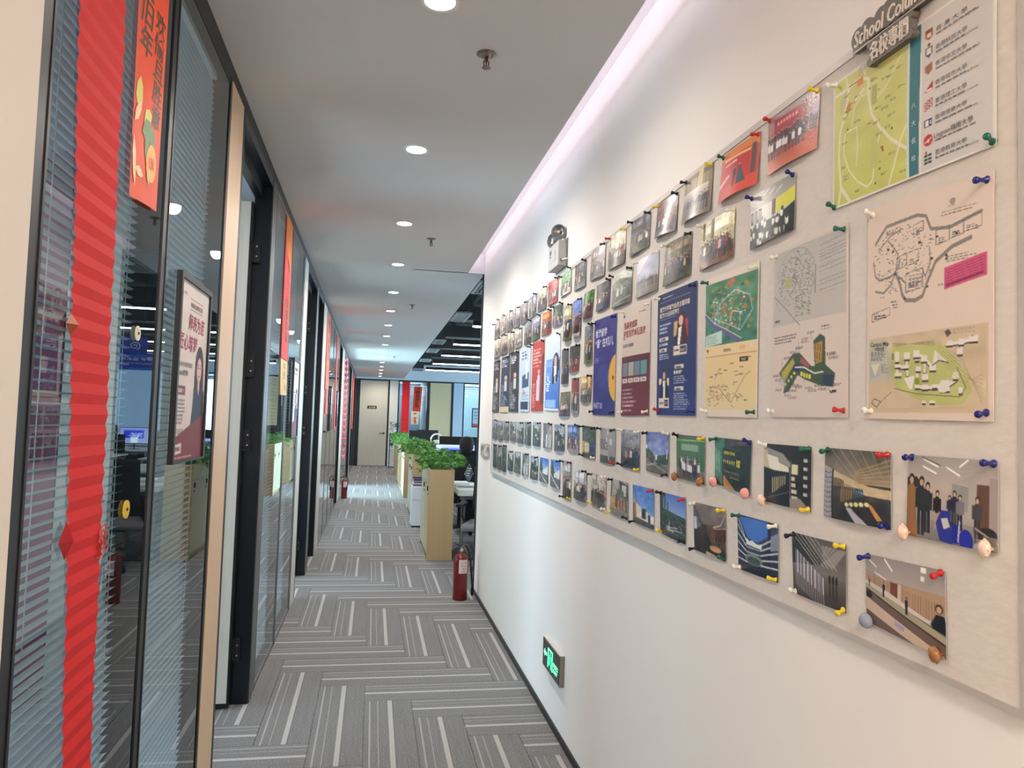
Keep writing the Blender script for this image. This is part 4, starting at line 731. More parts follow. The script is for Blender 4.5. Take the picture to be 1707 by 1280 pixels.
def cells(clip):
    w, L = .2345, .938
    for k in range(int((clip[0]+.455)/w)-6, int((clip[1]+.455)/w)+2):
        T = 4.375-k*w
        for n in range(int((clip[2]-T)/(2*L))-2, int((clip[3]-T)/(2*L))+3):
            yield k, n
for k, n in cells(cor):
    for kind in 'vh':
        m_ = MB()
        if plank(m_, kind, k, n, cor): m_.build('carpet_plank', CARPET, floor); cnt += 1
for rg in regions:
    if rg[0] < -1:  # side rooms: only what can be glimpsed through doors and glass
        rg = (-3.9, -.5543, -1.9, 9.0)
    if rg[1] > 5: rg = (.8888, 5.0, 6.3, YE)
    for k, n in cells(rg):
        for kind in 'vh': plank(rest, kind, k, n, rg)
r_ = rest.build('carpet_plank', CARPET, floor); r_['kind'] = 'stuff'

struct(MB().box(B, B+.16, -1.9, YC, 0, 2.94).build('wall_right', WALL))
struct(MB().box(B-.008, B, -1.9, YC, 0, .034).build('baseboard_right', BLACK))
struct(MB().box(B-.012, B+.162, YC, YC+.022, 0, 2.70).build('trim_1', mat('dark_corner_bead', (44,50,58), .3, .5)))
struct(MB().box(-4, B+.16, -2.05, -1.9, 0, 2.94).build('wall_back', WALL))
ce = struct(MB().box(-A-.09, XE, -1.9, YC, H, H+.06).box(-A-.09, B, YC, YE, H, H+.06).build('ceiling', CEIL))
cv = MB().box(.28, B, -1.9, YC, 2.88, 2.94).box(.26, .28, -1.9, YC, 2.76, 2.94).box(.28, B, YC-.02, YC+.005, H, 2.94)
cv.build('cove_recess', COVE, ce)
MB().box(B-.02, B, YC+.01, YE, H+.06, 3.2).build('fascia', CEIL, ce)
MB().box(.655, .683, -1.85, YC-.05, 2.7605, 2.770).build('led_strip', mat('led_strip', (250,240,255), .5, emit=(248,238,255), es=7.5), ce)
struct(MB().box(B-.0, 9.1, YC+.02, YE, 3.2, 3.3).build('ceiling_office', DARKC))
struct(MB().box(-4, -A-.09, -1.9, 27, H, H+.06).build('ceiling_side_rooms', CEIL))
struct(MB().box(B+.16, 9.1, 6.12, YC, 0, 3.3).build('wall_office_near', WALL))
struct(MB().box(9.0, 9.1, YC, 27, 0, 3.3).build('wall_office_side', ROOMW))
struct(MB().box(-4.0, -3.9, -2.0, 27, 0, 2.76).build('wall_side_rooms', ROOMW))
pt = MB()
for y in (3.96, 7.1, 8.2, 12.0, 13.1, 18.2, 22.95): pt.box(-3.9, -.645, y, y+.07, 0, H)
struct(pt.build('wall_room_dividers', ROOMW))
struct(MB().box(-3.9, -1.5, 3.945, 3.959, 0, H).build('wall_maroon_panel', mat('maroon_wall_panel', (116,30,62), .6, var=.04)))

# left partition: black header, posts, laminate panels, glazing
wl = struct(MB().box(-.64, -A, 1.30, YE, 2.645, H).build('wall_left', BLACK))
struct(MB().box(-.76, -A, -1.9, 1.30, 0, H).build('wall_left_pier', mat('pier_paint', (228,218,206), .7, var=.01)))
def post(y0, y1, m=BLACK, z1=2.645, nm='post', x1=-A, x0=-.64): return MB().box(x0, x1, y0, y1, 0, z1).build(nm, m, wl)
glz = [(1.335, 2.035), (2.07, 2.775), (4.10, 4.885), (4.915, 5.70), (8.50, 9.30), (9.33, 10.18), (10.21, 11.25), (11.28, 11.90), (13.80, 15.02), (15.05, 16.30), (18.95, 20.9), (20.95, 22.95)]
for i, (y0, y1) in enumerate(glz):
    f = MB().box(-.60, -A, y0, y1, 0, .032).box(-.60, -A, y0, y1, 2.62, 2.645).box(-.60, -A+.002, y0-.0, y0+.008, 0, 2.645).box(-.60, -A+.002, y1-.008, y1, 0, 2.645)
    wf = struct(f.build('window_%d' % (i+1), SILV if i > 1 else BLACK))
    MB().box(-.5635, -.5560, y0+.008, y1-.008, .032, 2.62).build('pane', GLASS, wf)
for a, b in ((1.30,1.335),(2.035,2.07),(2.775,2.80),(3.035,3.085),(4.885,4.915),(5.70,5.78),(6.05,6.12),(9.30,9.33),(10.18,10.21),(11.25,11.28),(11.90,11.98),(12.88,12.95),(15.02,15.05),(16.30,16.40),(18.55,18.6),(20.9,20.95)): post(a, b)
post(2.80, 3.035, CREAM, nm='laminate_panel', x1=-A+.002); post(5.78, 6.05, PALEW, nm='laminate_panel', x1=-A+.002)
post(8.0, 8.50, PALEW, nm='laminate_panel', x1=-A+.002); post(12.95, 13.80, PALEW, nm='laminate_panel', x1=-A+.002); post(18.6, 18.95, PALEW, nm='laminate_panel')
for a, b, c_ in ((3.925,4.03,4.10),(7.0,7.10,7.2),(7.945,8.0,8.0)):
    post(a, b, NAVY, nm='jamb'); 
    if c_ > b: post(b, c_, SILV, nm='jamb_cover')
    MB().box(-A, -A+.004, a+.01, b, 0, 2.645).build('jamb_cover', mat('grey_jamb_face', (92,94,98), .4, .3), wl)
post(7.2, 7.27)
for a, b in ((3.085,3.925),(6.12,7.0),(7.27,7.945),(11.98,12.88),(16.40,18.55)):
    MB().box(-.64, -A, a, b, 2.60, 2.645).box(-.64, -.60, a, b, 2.54, 2.60).build('door_head', NAVY, wl)

def open_leaf(n, y, m, handle=True):
    d = struct(MB().box(-1.46, -.645, y-.045, y, .012, 2.50).build('door_%d' % n, m, bevel=.002))
    MB().box(-.6448, -.636, y-.046, y+.001, .012, 2.50).build('edge_strip', BLK, d)
    MB().box(-1.46, -.645, y-.0465, y+.001, .012, .03).build('bottom_seal', BLK, d)
    for z in (.22, 1.25, 1.62, 2.2): 
        hb = MB().box(-.642, -.60, y-.018, y+.028, z, z+.11)
        h = hb.build('hinge', BLK, d)
        MB().lathe([(.0045,0),(.0045,.004)], (-.612, y-.0225, z+.03), 10, 'y').lathe([(.0045,0),(.0045,.004)], (-.612, y-.0225, z+.08), 10, 'y').build('screw', CHROME, h)
    if handle:
        MB().tube([(-1.36, y-.05, 1.0), (-1.36, y-.095, 1.0), (-1.23, y-.095, 1.0)], .009).lathe([(.026,0),(.026,.008)], (-1.36, y-.054, 1.0), 18, 'y').build('lever_handle', BLK, d)
    return d
open_leaf(1, 3.905, PALEW); open_leaf(2, 6.97, PALEW)
MB().box(-.70, -.655, 6.90, 6.925, 1.02, 1.035).tube([(-.70,6.905,1.03),(-.66,6.905,1.03)], .008).build('lever_handle', BLK, bpy.data.objects['door_2'])
for n, a, b in ((3, 7.27, 7.945), (4, 11.98, 12.88), (5, 16.42, 18.53)):
    d = struct(MB().box(-.63, -.60, a+.005, b-.005, .01, 2.535).build('door_%d' % n, NAVY))
    MB().box(-.60, -.592, (a+b)/2-.01, (a+b)/2+.01, .01, 2.535).build('meeting_strip', SILV, d)
    for z in (.98, 1.10):
        MB().lathe([(.034,0),(.034,.01),(.022,.01),(.022,0)], (-.592, (a+b)/2, z), 20, 'x', cap=False).build('ring_pull', CHROME, d)

# end wall with doors and glazing
we = struct(MB().box(-.64, 9.0, YE, YE+.12, 2.64, 3.3).build('wall_end', mat('end_wall_paint', (196,210,218), .8)))
def eb(x0, x1, m, z0=0, z1=2.64, nm='post', y0=YE, y1=YE+.1): return MB().box(x0, x1, y0, y1, z0, z1).build(nm, m, we)
eb(-.64, -.43, BLACK); eb(.42, .467, BLACK); eb(-.43, .42, BLACK, 2.60, 2.64, 'door_head'); eb(.467, .72, PALEW, nm='laminate_panel'); eb(.72, .757, BLACK)
eb(1.60, 1.70, NAVY); eb(1.70, 2.36, BLACK, 2.60, 2.64, 'door_head'); eb(2.36, 2.43, BLACK); eb(2.43, 2.73, mat('pale_blue_panel', (176,200,220), .6), nm='wall_panel'); eb(2.73, 2.77, BLACK)
eb(3.9, 3.96, BLACK); eb(4.9, 9.0, mat('pale_blue_panel', (176,200,220), .6), nm='wall_panel'); eb(3.96, 4.9, PALEW, nm='laminate_panel')
eb(-.64, 9.0, BLACK, 2.62, 2.645, 'head_rail', YE-.01, YE)
for i, (a, b) in enumerate(((.757, 1.60), (2.77, 3.9))):
    wf = struct(MB().box(a, b, YE, YE+.05, 0, .04).box(a, b, YE, YE+.05, 2.60, 2.64).build('window_%d' % (13+i), BLACK))
    MB().box(a, b, YE+.02, YE+.028, .04, 2.60).build('pane', GLASS, wf)
d6 = struct(MB().box(-.42, .41, YE+.01, YE+.055, .01, 2.60).build('door_6', wood('end_door_laminate', (184,176,158), (170,160,142))))
MB().lathe([(.03,0),(.03,.01)], (.33, YE, 1.0), 16, 'y').tube([(.33,YE-.0,1.0),(.33,YE-.05,1.0),(.20,YE-.05,1.0)], .012).build('lever_handle', BLK, d6)
sg = MB().box(-.185, .09, YE-.004, YE+.01, 1.74, 1.83).build('door_sign', mat('dark_plaque', (52,42,26), .4), d6)
_s = Surf([(0,1.83),(1,1.83),(1,1.74),(0,1.74)], 0, 1)
class SurfY(Surf):
    """sheet facing -y (towards the corridor) on the plane y = y0; corners TL TR BR BL in (x, z)"""
    def P(s, u, v, off=0.0):
        a = s.q[0]*(1-u)+s.q[1]*u; b = s.q[3]*(1-u)+s.q[2]*u; p = a*(1-v)+b*v
        return (p[0], s.x0-(s.lift+off), p[1])
ls = Letters(SurfY([(-.185,1.83),(.09,1.83),(.09,1.74),(-.185,1.74)], YE-.004, 1)); ls.add('办公室', .16, .78, .55, (205,180,110), w=.68, bold=.02, off=.002); ls.build(sg)
d7 = struct(MB().box(1.70, 2.36, YE+.01, YE+.055, .01, 2.60).build('door_7', wood('end_door_light', (206,198,158), (190,182,142))))
MB().tube([(1.78,YE+.01,1.06),(1.78,YE-.04,1.06),(1.88,YE-.04,1.06)], .011).build('lever_handle', BLK, d7)
struct(MB().box(-.7, 9.0, 26.9, 27, 0, 2.76).box(.6, .66, YE+.12, 26.9, 0, 2.7).box(1.62, 1.68, YE+.12, 26.9, 0, 2.7).build('wall_far_and_added_divider', mat('far_room_paint', (215,228,236), .8)))  # unseen right-hand divider added to block light and keep the first end room dim
struct(MB().box(-.7, 9.0, YE+.12, 27, 2.72, 2.8).build('ceiling_far', CEIL))

# ------------------------------------------------------------------ ceiling fittings
LENS = mat('lamp_diffuser', (255,250,240), .4, emit=(255,246,232), es=16)
def downlight(y, first=[None]):
    loc = (.147, y, H)
    if first[0] is None:
        t = thing('ceiling_light', '', 'ceiling light', loc)
        MB().lathe([(.060,-.000),(.060,-.004),(.054,-.006),(.047,-.004),(.045,.0),(.047,.0)], loc, 32, cap=False).build('trim_ring', WHITE, t)
        MB().lathe([(.0,-.0035),(.046,-.0035),(.046,-.0015),(.0,-.0015)], loc, 32, cap=False).build('diffuser', LENS, t)
        first[0] = t
    else: t = dup(first[0], loc)
    return t
ys = [2.194, 3.456, 4.801, 6.10, 7.46, 8.77, 10.12, 11.46, 12.82, 14.25, 15.55, 16.88, 18.22, 19.5, 20.95, 22.3]
ords = ['nearest', 'second', 'third', 'fourth', 'fifth', 'sixth', 'seventh', 'eighth', 'ninth', 'tenth', 'eleventh', 'twelfth', 'thirteenth', 'fourteenth', 'fifteenth', 'farthest']
for i, y in enumerate(ys):
    t = downlight(y); t['group'] = 'round downlights along the corridor ceiling'
    t['label'] = ('nearest round recessed downlight, cut off by the top of the photo' if i == 0 else '%s round recessed downlight in the row along the corridor ceiling%s' % (ords[i], ', over the end door' if i == 15 else ''))
    l = bpy.data.lights.new('downlight_beam', 'SPOT'); l.spot_size = math.radians(172); l.spot_blend = .72; l.shadow_soft_size = .045
    l.energy = 21 if i < 2 else 27 if i < 5 else 32; l.color = (1.0, .88, .80) if i == 0 else (1.0, .92, .85) if i == 1 else (1.0, .96, .93)
    lo = bpy.data.objects.new('downlight_beam', l); COL.objects.link(lo); lo.parent = t; lo.location = (0, 0, -.012)
def sprinkler(x, y, lab, first=[None]):
    if first[0] is None:
        t = thing('ceiling_sprinkler', lab, 'sprinkler', (x, y, H), 'fire sprinklers in the corridor ceiling')
        MB().lathe([(.0,0),(.034,0),(.034,-.003),(.024,-.006),(.020,-.003),(.015,-.010),(.008,-.012)], (x,y,H), 28, cap=False).build('escutcheon', mat('brushed_nickel', (150,140,132), .3, .9), t)
        MB().tube([(x,y,H-.008),(x,y,H-.028)], .007).tube([(x-.009,y,H-.026),(x-.007,y,H-.046)], .0022).tube([(x+.009,y,H-.026),(x+.007,y,H-.046)], .0022).build('frame_arms', mat('dull_brass', (120,100,80), .35, .9), t)
        MB().tube([(x,y,H-.027),(x,y,H-.046)], .0024).build('glass_bulb', mat('red_bulb', (180,60,50), .1), t)
        dm = MB().lathe([(0,0),(.013,0),(.013,.002),(0,.002)], (x,y,H-.050), 16, cap=False)
        for k in range(10):
            a = 2*PI*k/10; dm.box(x+.014*math.cos(a)-.002, x+.014*math.cos(a)+.002, y+.014*math.sin(a)-.002, y+.014*math.sin(a)+.002, H-.050, H-.0485)
        dm.build('deflector', mat('brushed_nickel', (150,140,132), .3, .9), t); first[0] = t
    else: dup(first[0], (x, y, H), lab)
for x, y, lab in ((.333,2.481,'nearest ceiling sprinkler, largest in view, with a nickel escutcheon'), (.348,5.158,'second ceiling sprinkler, right of the third lit downlight'), (.372,8.209,'third ceiling sprinkler, small, beside the fifth downlight'), (.368,15.116,'farthest ceiling sprinkler, near the end door')): sprinkler(x, y, lab)

# office ceiling: line lights, vents, ducts
LINE = mat('line_light', (245,250,255), .4, emit=(236,246,255), es=13)
f0 = None
for i, (y, x1) in enumerate(((9.64,4.6),(12.04,4.6),(14.19,4.6),(16.35,4.6),(18.48,4.6))):
    lab = '%s white line light hanging under the black office ceiling' % ['nearest, short', 'second', 'third', 'fourth', 'fifth', 'farthest'][i]
    if f0 is None:
        f0 = thing('line_light', lab, 'ceiling light', (1.235, y, 2.68), 'line lights over the open office')
        MB().box(1.235, x1, y-.03, y+.03, 2.69, 2.76).build('housing', BLK, f0); MB().box(1.24, x1-.01, y-.026, y+.026, 2.675, 2.69).build('diffuser', LINE, f0)
        for x in (1.6, 3.0, 4.3): MB().tube([(x,y,2.76),(x,y,3.2)], .004, 6).build('hanging_wire', BLK, f0)
    else: dup(f0, (1.235, y, 2.68), lab)
VENTG = mat('vent_grey', (150,158,160), .5, .2)
for i, (x0, x1, y0, y1) in enumerate(((.90,1.35,6.65,7.28),(.905,1.10,8.66,9.39),(.91,1.09,11.75,12.35),(.92,1.12,13.3,13.95),(.93,1.16,15.6,16.2),(.93,1.2,18.6,19.3))):
    t = thing('air_vent', '%s grey slatted air vent at the edge of the black office ceiling' % ['nearest', 'second', 'third', 'fourth', 'fifth', 'farthest'][i], 'vent', ((x0+x1)/2, (y0+y1)/2, 2.72), 'air vents beside the corridor ceiling')
    MB().box(x0,x1,y0,y0+.04,2.70,2.72).box(x0,x1,y1-.04,y1,2.70,2.72).box(x0,x0+.03,y0+.04,y1-.04,2.70,2.72).box(x1-.03,x1,y0+.04,y1-.04,2.70,2.72).build('frame', VENTG, t)
    MB().box(x0+.01,x1-.01,y0+.01,y1-.01,2.74,3.05).build('plenum_box', mat('dark_duct', (34,38,40), .6), t)
    n = 9 if i < 2 else 5
    for k in range(n):
        xx = x0+.03+(x1-x0-.06)*(k+.5)/n; MB().box(xx-.006, xx+.006, y0+.04, y1-.04, 2.705, 2.735).build('slat', VENTG, t)
DUCT = mat('dark_duct', (34,38,40), .6)
for i, y in enumerate((8.0, 10.9, 13.2, 15.3, 17.6, 20.0)):
    tag(MB().box(.95, 8.9, y-.16, y+.16, 2.92, 3.12).build('air_duct', DUCT), '%s dark duct crossing above the line lights' % ords[i], 'duct', 'ducts under the black office ceiling')
tag(MB().tube([(1.35,6.4,3.14),(1.35,22.9,3.14)], .03, 10).build('ceiling_pipe', mat('dark_green_pipe', (20,40,36), .5)), 'dark pipe running lengthwise under the black office ceiling', 'pipe')
# ------------------------------------------------------------------ the pin board and its prints
t = thing('pin_board', 'long grey felt pin board in a thin aluminium frame covered with pinned prints', 'notice board', (B-.007, 3.19, 1.05))
def felt():
    m = mat('grey_felt', (216,208,198), .95, var=.08, scale=(40,40,90), spec=.1, bump=.3); return m
MB().box(B-.011, B, .875, 5.49, 1.062, 2.155).build('felt_panel', felt(), t)
FR = mat('board_frame_aluminium', (190,182,174), .45, .1, var=.02)
for (y0, y1, z0, z1) in ((.864,5.50,1.0545,1.066),(.864,5.50,2.152,2.168),(.864,.879,1.066,2.152),(5.486,5.50,1.066,2.152)):
    MB().box(B-.014, B, y0, y1, z0, z1).build('frame_rail', FR, t)
PHOTO = paint_mat('glossy_photo_print', .28, .12, .45); MATTE = paint_mat('matt_poster_print', .5, 0.0, .22)
PX = B-.0115
PINC = {'k': ((24,26,34), 'black'), 'b': ((28,34,110), 'dark blue'), 'w': ((232,226,214), 'white'), 'y': ((226,196,40), 'yellow'), 'r': ((190,40,40), 'red'), 'g': ((22,92,70), 'dark green'), 'o': ((156,104,60), 'brown bead'), 'p': ((232,160,150), 'pink bead'), 's': ((240,205,180), 'shell shaped cream'), 'z': ((140,146,160), 'grey blue bead')}
_pm = {}
def pin_mesh(c):
    if c in _pm: return _pm[c]
    b = MB()
    if c in 'opsz': b.lathe([(.0,0),(.0025,.0),(.003,.006),(.010,.007),(.0135,.011),(.011,.0165),(.004,.0195),(0,.020)], (0,0,0), 14, 'x', cap=False)
    else: b.lathe([(.0,0),(.0062,.0),(.0062,.0015),(.0038,.004),(.0030,.011),(.0048,.015),(.0056,.018),(.0050,.0205),(0,.021)], (0,0,0), 12, 'x', cap=False)
    if c == 's':
        for k in range(8): a = 2*PI*k/8; b.lathe([(.0,0),(.0028,.001),(0,.004)], (.011,.0125*math.cos(a),.0125*math.sin(a)), 6, 'x', cap=False)
    if c == 'o':
        for k in range(7): a = 2*PI*k/7; b.lathe([(.0,0),(.003,.001),(0,.004)], (.010,.0115*math.cos(a),.0115*math.sin(a)), 6, 'x', cap=False)
    me = bpy.data.meshes.new('push_pin'); me.from_pydata([(-x, y, z) for x, y, z in b.v], [], b.f); me.polygons.foreach_set('use_smooth', [True]*len(b.f)); me.materials.append(mat('pin_'+PINC[c][1].replace(' ', '_'), PINC[c][0], .25, var=.02)); me.flip_normals()
    _pm[c] = me; return me
ORD = ['leftmost']+['%s from left' % s for s in ('second','third','fourth','fifth','sixth','seventh','eighth','ninth','tenth','eleventh','twelfth','thirteenth','fourteenth','fifteenth','sixteenth','seventeenth','eighteenth','nineteenth','twentieth')]
ROWN = {'top': 'top row', 'second': 'second row', 'side': 'middle cluster', 'poster': 'poster row', 'upper': 'under-poster row', 'lower': 'bottom row'}
idx = {}; TXT = {}
K_ = (40,34,36); CR = (226,214,196)
for (row, kind, desc, q, pins, bulge, (nx, ny)) in BOARD:
    i = idx[row] = idx.get(row, -1)+1
    post_ = row == 'poster'
    sf = Surf(q, PX, -1, bulge*(.5 if post_ else 1), pinned=len(pins) > 2, lift=.0025)
    img = paint(kind, nx, ny, sf.asp)
    lab = ('%s in the poster row' % desc) if post_ else ('%s photo print, %s in the %s' % (desc, ORD[i], ROWN[row]))
    o = sheet('poster' if post_ else 'photo_print', sf, nx, ny, MATTE if post_ else PHOTO, None, img)
    tag(o, lab, 'poster' if post_ else 'photo', None if post_ else 'photos pinned to the board')
    TXT[kind.split(':')[0]+(kind.split(':')[1] if not post_ else '')] = (sf, o)
    corners = [(.045,.03), (.955,.03), (.955,.965), (.045,.965)]
    if kind.startswith('map4'): corners = [(.02,.02), (.98,.02), (.985,.975), (.015,.985)]
    order = [0, 1, 2, 3] if len(pins) != 1 else [1]
    # pin codes run clockwise from the top left
    nm = ['top left', 'top right', 'bottom right', 'bottom left']
    for c, j in zip(pins, order):
        if c == '-': continue
        p = sf.P(*corners[j]); po = bpy.data.objects.new('push_pin', pin_mesh(c)); COL.objects.link(po)
        po.location = (p[0]+.001, p[1], p[2]); po.rotation_euler = (0, rng.uniform(-.25, .35), rng.uniform(-.35, .35))
        tag(po, '%s push pin at the %s of the %s %s print' % (PINC[c][1], nm[j], ORD[i].split()[0].replace('leftmost','first'), ROWN[row]), 'push pin', 'push pins on the board')
# lettering on the posters
sf, o = TXT['guide']; L = Letters(sf); L.add('香港留学', .08, .185, .075, (214,214,238), w=.54, bold=.02); L.add('“香” 在哪儿', .08, .295, .085, (214,214,238), w=.82, bold=.02); L.add('PART 01', .05, .935, .06, (205,205,235), w=.42, bold=.015); L.build(o)
sf, o = TXT['maroon']; L = Letters(sf); L.add('免高考成绩', .07, .195, .060, (150,44,48), w=.50, bold=.02); L.add('护航完读本硕连读', .06, .275, .062, (150,44,48), w=.80, bold=.02); L.build(o)
sf, o = TXT['navy']; L = Letters(sf); L.add('香港升学规划会员主题讲座', .07, .148, .038, CR, w=.78, bold=.02); L.add('香港六大名校研学行', .07, .198, .038, CR, w=.52, bold=.02)
L.add('李老师', .64, .505, .022, CR, w=.10); L.add('王老师', .255, .912, .022, CR, w=.07); L.add('李晶老师', .49, .668, .02, CR, w=.2, bold=.01); L.build(o)
sf, o = TXT['map1']; L = Letters(sf); L.add('校園地圖', .41, .545, .012, (110,88,66), w=.13); L.add('Campus Map', .73, .618, .010, (222,206,190), w=.09); L.build(o)
sf, o = TXT['map2']; L = Letters(sf); L.add('1:10 00', .055, .443, .008, (60,56,54), w=.07); L.add('平 面 图 示', .70, .532, .010, (86,76,70), w=.12); L.add('出口', .80, .872, .010, (96,70,66), w=.06); L.build(o)
sf, o = TXT['map3']; L = Letters(sf); L.add('Campus Map', .04, .662, .020, (60,58,60), w=.175, bold=.01); L.add('校園地圖', .08, .682, .016, (96,100,96), w=.09, bold=.01)
L.add('大學', .69, .098, .010, (110,104,100), w=.05); L.add('圖 例', .06, .513, .008, (90,84,80), w=.05); L.build(o)
sf, o = TXT['map4']; L = Letters(sf)
for k, ch in enumerate('八大名校'): L.add(ch, .565, .545+.115*k, .035, (206,220,220), w=.024)
for k, (a, b_) in enumerate((('香 港 大 學','The University of Hong Kong'),('香港科技大學','The Hong Kong University of Science and Technology'),('香港中文大學','The Chinese University of Hong Kong'),('香港城市大學','City University of Hong Kong'),('香港理工大學','The Hong Kong Polytechnic University'),('香港浸會大學','Hong Kong Baptist University'),(None,'Lingnan University'),('香港教育大學','The Education University of Hong Kong'))):
    v = [.12, .235, .34, .46, .575, .68, .79, .90][k]
    if a: L.add(a, .70, v+.012, .030, (84,80,78), w=.165)
    else: L.add('Lingnan嶺南大學', .695, v+.016, .036, (92,80,80), w=.20, bold=.005)
    L.add(b_, .70, v+.040, .014, (104,98,96), w=.22 if len(b_) > 22 else .15)
L.build(o)
sf, o = TXT['museum65']; L = Letters(sf); L.add('GREEN PEAK', .30, .32, .060, (222,205,60), w=.32, bold=.02); L.add('平 步 青 云 科 技', .29, .50, .07, (226,210,90), w=.34, bold=.01); L.add('馆', .66, .52, .13, (222,205,80), w=.10, bold=.02); L.add('Museum of Culture', .34, .68, .04, (190,170,70), w=.4); L.add('and Science', .5, .78, .04, (190,170,70), w=.24); L.build(o)

# raised title sign on the top edge of the board
t = thing('title_sign', 'dark grey cut-out title sign reading School Column on the board top', 'sign', (B-.03, 1.10, 2.10))
SG = mat('sign_dark_grey', (104,97,88), .5, var=.03); SL = mat('sign_letter_cream', (214,202,188), .5, var=.02)
def line3d(body, y_left, z_base, h, width, m, name, parent, x0, depth, grow=0.0, shear=0.0, bold=0.0):
    vs, fs, (a0, a1, b0, b1) = glyphs(body, bold, shear); s_ = h/.72; sx = width/(a1-a0)
    cxm = (a0+a1)/2; cym = (b0+b1)/2
    pts = [(x0, y_left-(x-a0)*sx, z_base+y*s_) for x, y in vs]; n = len(pts)
    b = MB(); b.add(pts+[(x0+depth, y, z) for _, y, z in pts], [f for f in fs])
    ed = {}
    for f in fs:
        for i in range(len(f)):
            e = (f[i], f[(i+1) % len(f)]); ed[e] = 1
    for (p, q_) in list(ed):
        if (q_, p) not in ed: b.f.append((p, p+n, q_+n, q_)); b.sm.append(False)
    return b.build(name, m, parent)
line3d('School Column', 1.222, 2.152, .030, .185, SL, 'lettering', t, B-.0305, .003, bold=.008, shear=.12)
line3d('名校專欄', 1.178, 2.108, .026, .098, SL, 'lettering', t, B-.0305, .003, bold=.012)
bk = MB()
_bn = [0]
def blob(y, z, r, d1=B-.0145):
    _bn[0] += 1; d0 = B-.0281-.00015*(_bn[0] % 4); bk.lathe([(r,0),(r,d1-d0)], (d0, y, z), 20, 'x')
for k, (yy, zz, r) in enumerate([(1.213,2.168,.020),(1.200,2.165,.017),(1.187,2.172,.020),(1.172,2.166,.017),(1.160,2.166,.017),(1.150,2.174,.020),(1.130,2.172,.024),(1.114,2.166,.018),(1.103,2.174,.020),(1.090,2.166,.018),(1.072,2.166,.018),(1.055,2.166,.018),(1.042,2.166,.018)]): blob(yy, zz, r)
bk.box(B-.028, B-.0145, 1.030, 1.228, 2.146, 2.178); bk.box(B-.028, B-.0145, 1.075, 1.182, 2.100, 2.150)
for y, z in ((1.180,2.106),(1.077,2.106),(1.180,2.140),(1.077,2.140)): blob(y, z, .008)
bk.build('backing_board', SG, t)
MB().box(B-.029, B-.027, 1.03, 1.228, 2.143, 2.146).build('lower_rim', mat('sign_rim', (150,140,130), .4), t)

# curled photo strip left of the board
sf = Surf([(6.12,1.262),(5.66,1.268),(5.64,1.168),(6.10,1.160)], B-.001, -1, .01, lift=.002)
c = Cv(17, 25, (170,160,150), 2, 2.5); c.noise(20, 6, 4); c.rect(0,0,1,.1,(225,220,205)); c.rect(.1,.25,.25,.6,(60,60,62)); c.rect(.3,.25,.4,.6,(110,110,70)); c.line([(.45,.8),(.75,.2)],.1,(235,232,228)); c.rect(.8,.3,.95,.6,(70,66,76)); c.noise(20, 8, 9)
o = sheet('photo_print', sf, 16, 24, PHOTO, None, c.done()); tag(o, 'small curled photo strip on the bare wall left of the board', 'photo')

# emergency light with two heads
t = thing('emergency_light', 'grey white emergency light box with two round lamp heads', 'emergency light', (B, 3.545, 2.2))
EM = mat('aged_white_metal', (176,178,176), .4, .1, var=.03)
MB().box(B-.046, B-.003, 3.44, 3.65, 2.198, 2.322).build('body', EM, t, bevel=.004); MB().box(B-.004, B, 3.430, 3.66, 2.192, 2.332).build('back_plate', mat('grey_back_plate', (120,120,122), .5), t)
MB().box(B-.0475, B-.046, 3.50, 3.545, 2.235, 2.285).build('label_plate', mat('pale_label', (178,180,176), .5), t)
MB().box(B-.0475, B-.046, 3.585, 3.615, 2.278, 2.298).box(B-.0475, B-.046, 3.595, 3.605, 2.262, 2.272).build('indicator', mat('dark_indicator', (60,62,66), .4), t)
MB().lathe([(.007,0),(.005,.006)], (B-.030, 3.434, 2.222), 14, 'y').build('cable_socket', BLK, t)
MB().tube([(B-.030,3.438,2.222),(B-.024,3.418,2.224),(B-.010,3.41,2.225),(B-.001,3.41,2.226)], .0035).build('power_cable', WHITE, t)
for (y, z, d, lab) in ((3.50, 2.372, (-.50,-.84,-.05), 'nearer'), (3.60, 2.352, (-.86,-.45,.0), 'farther')):
    dv = Vector(d).normalized(); M = dv.to_track_quat('Z', 'Y').to_matrix(); c0 = Vector((B-.028, y, z))
    h = MB().lathe([(.012,-.030),(.024,-.022),(.034,-.006),(.0365,.010),(.0365,.016),(.032,.016)], c0, 28, M, cap=False).build('lamp_head', EM, t)
    MB().lathe([(.0,.002),(.012,.004),(.026,.009),(.032,.016)], c0, 28, M, cap=False).build('reflector', mat('lamp_reflector', (128,126,124), .3, .6), h)
    MB().lathe([(0,.003),(.006,.004),(.007,.012),(0,.016)], c0, 14, M, cap=False).build('bulb', mat('bulb_glass', (214,212,206), .1, spec=.8), h)
    MB().lathe([(.0325,.0145),(.0372,.0145),(.0372,.0175),(.0325,.0175),(.0325,.0145)], c0, 28, M, cap=False).build('rim', mat('lamp_rim_grey', (120,120,118), .4, .3), h)
    MB().tube([c0-dv*.02, Vector((B-.026, y, 2.345)), Vector((B-.026, y, 2.318))], .006).build('swivel', mat('dull_metal', (110,108,104), .35, .8), h)

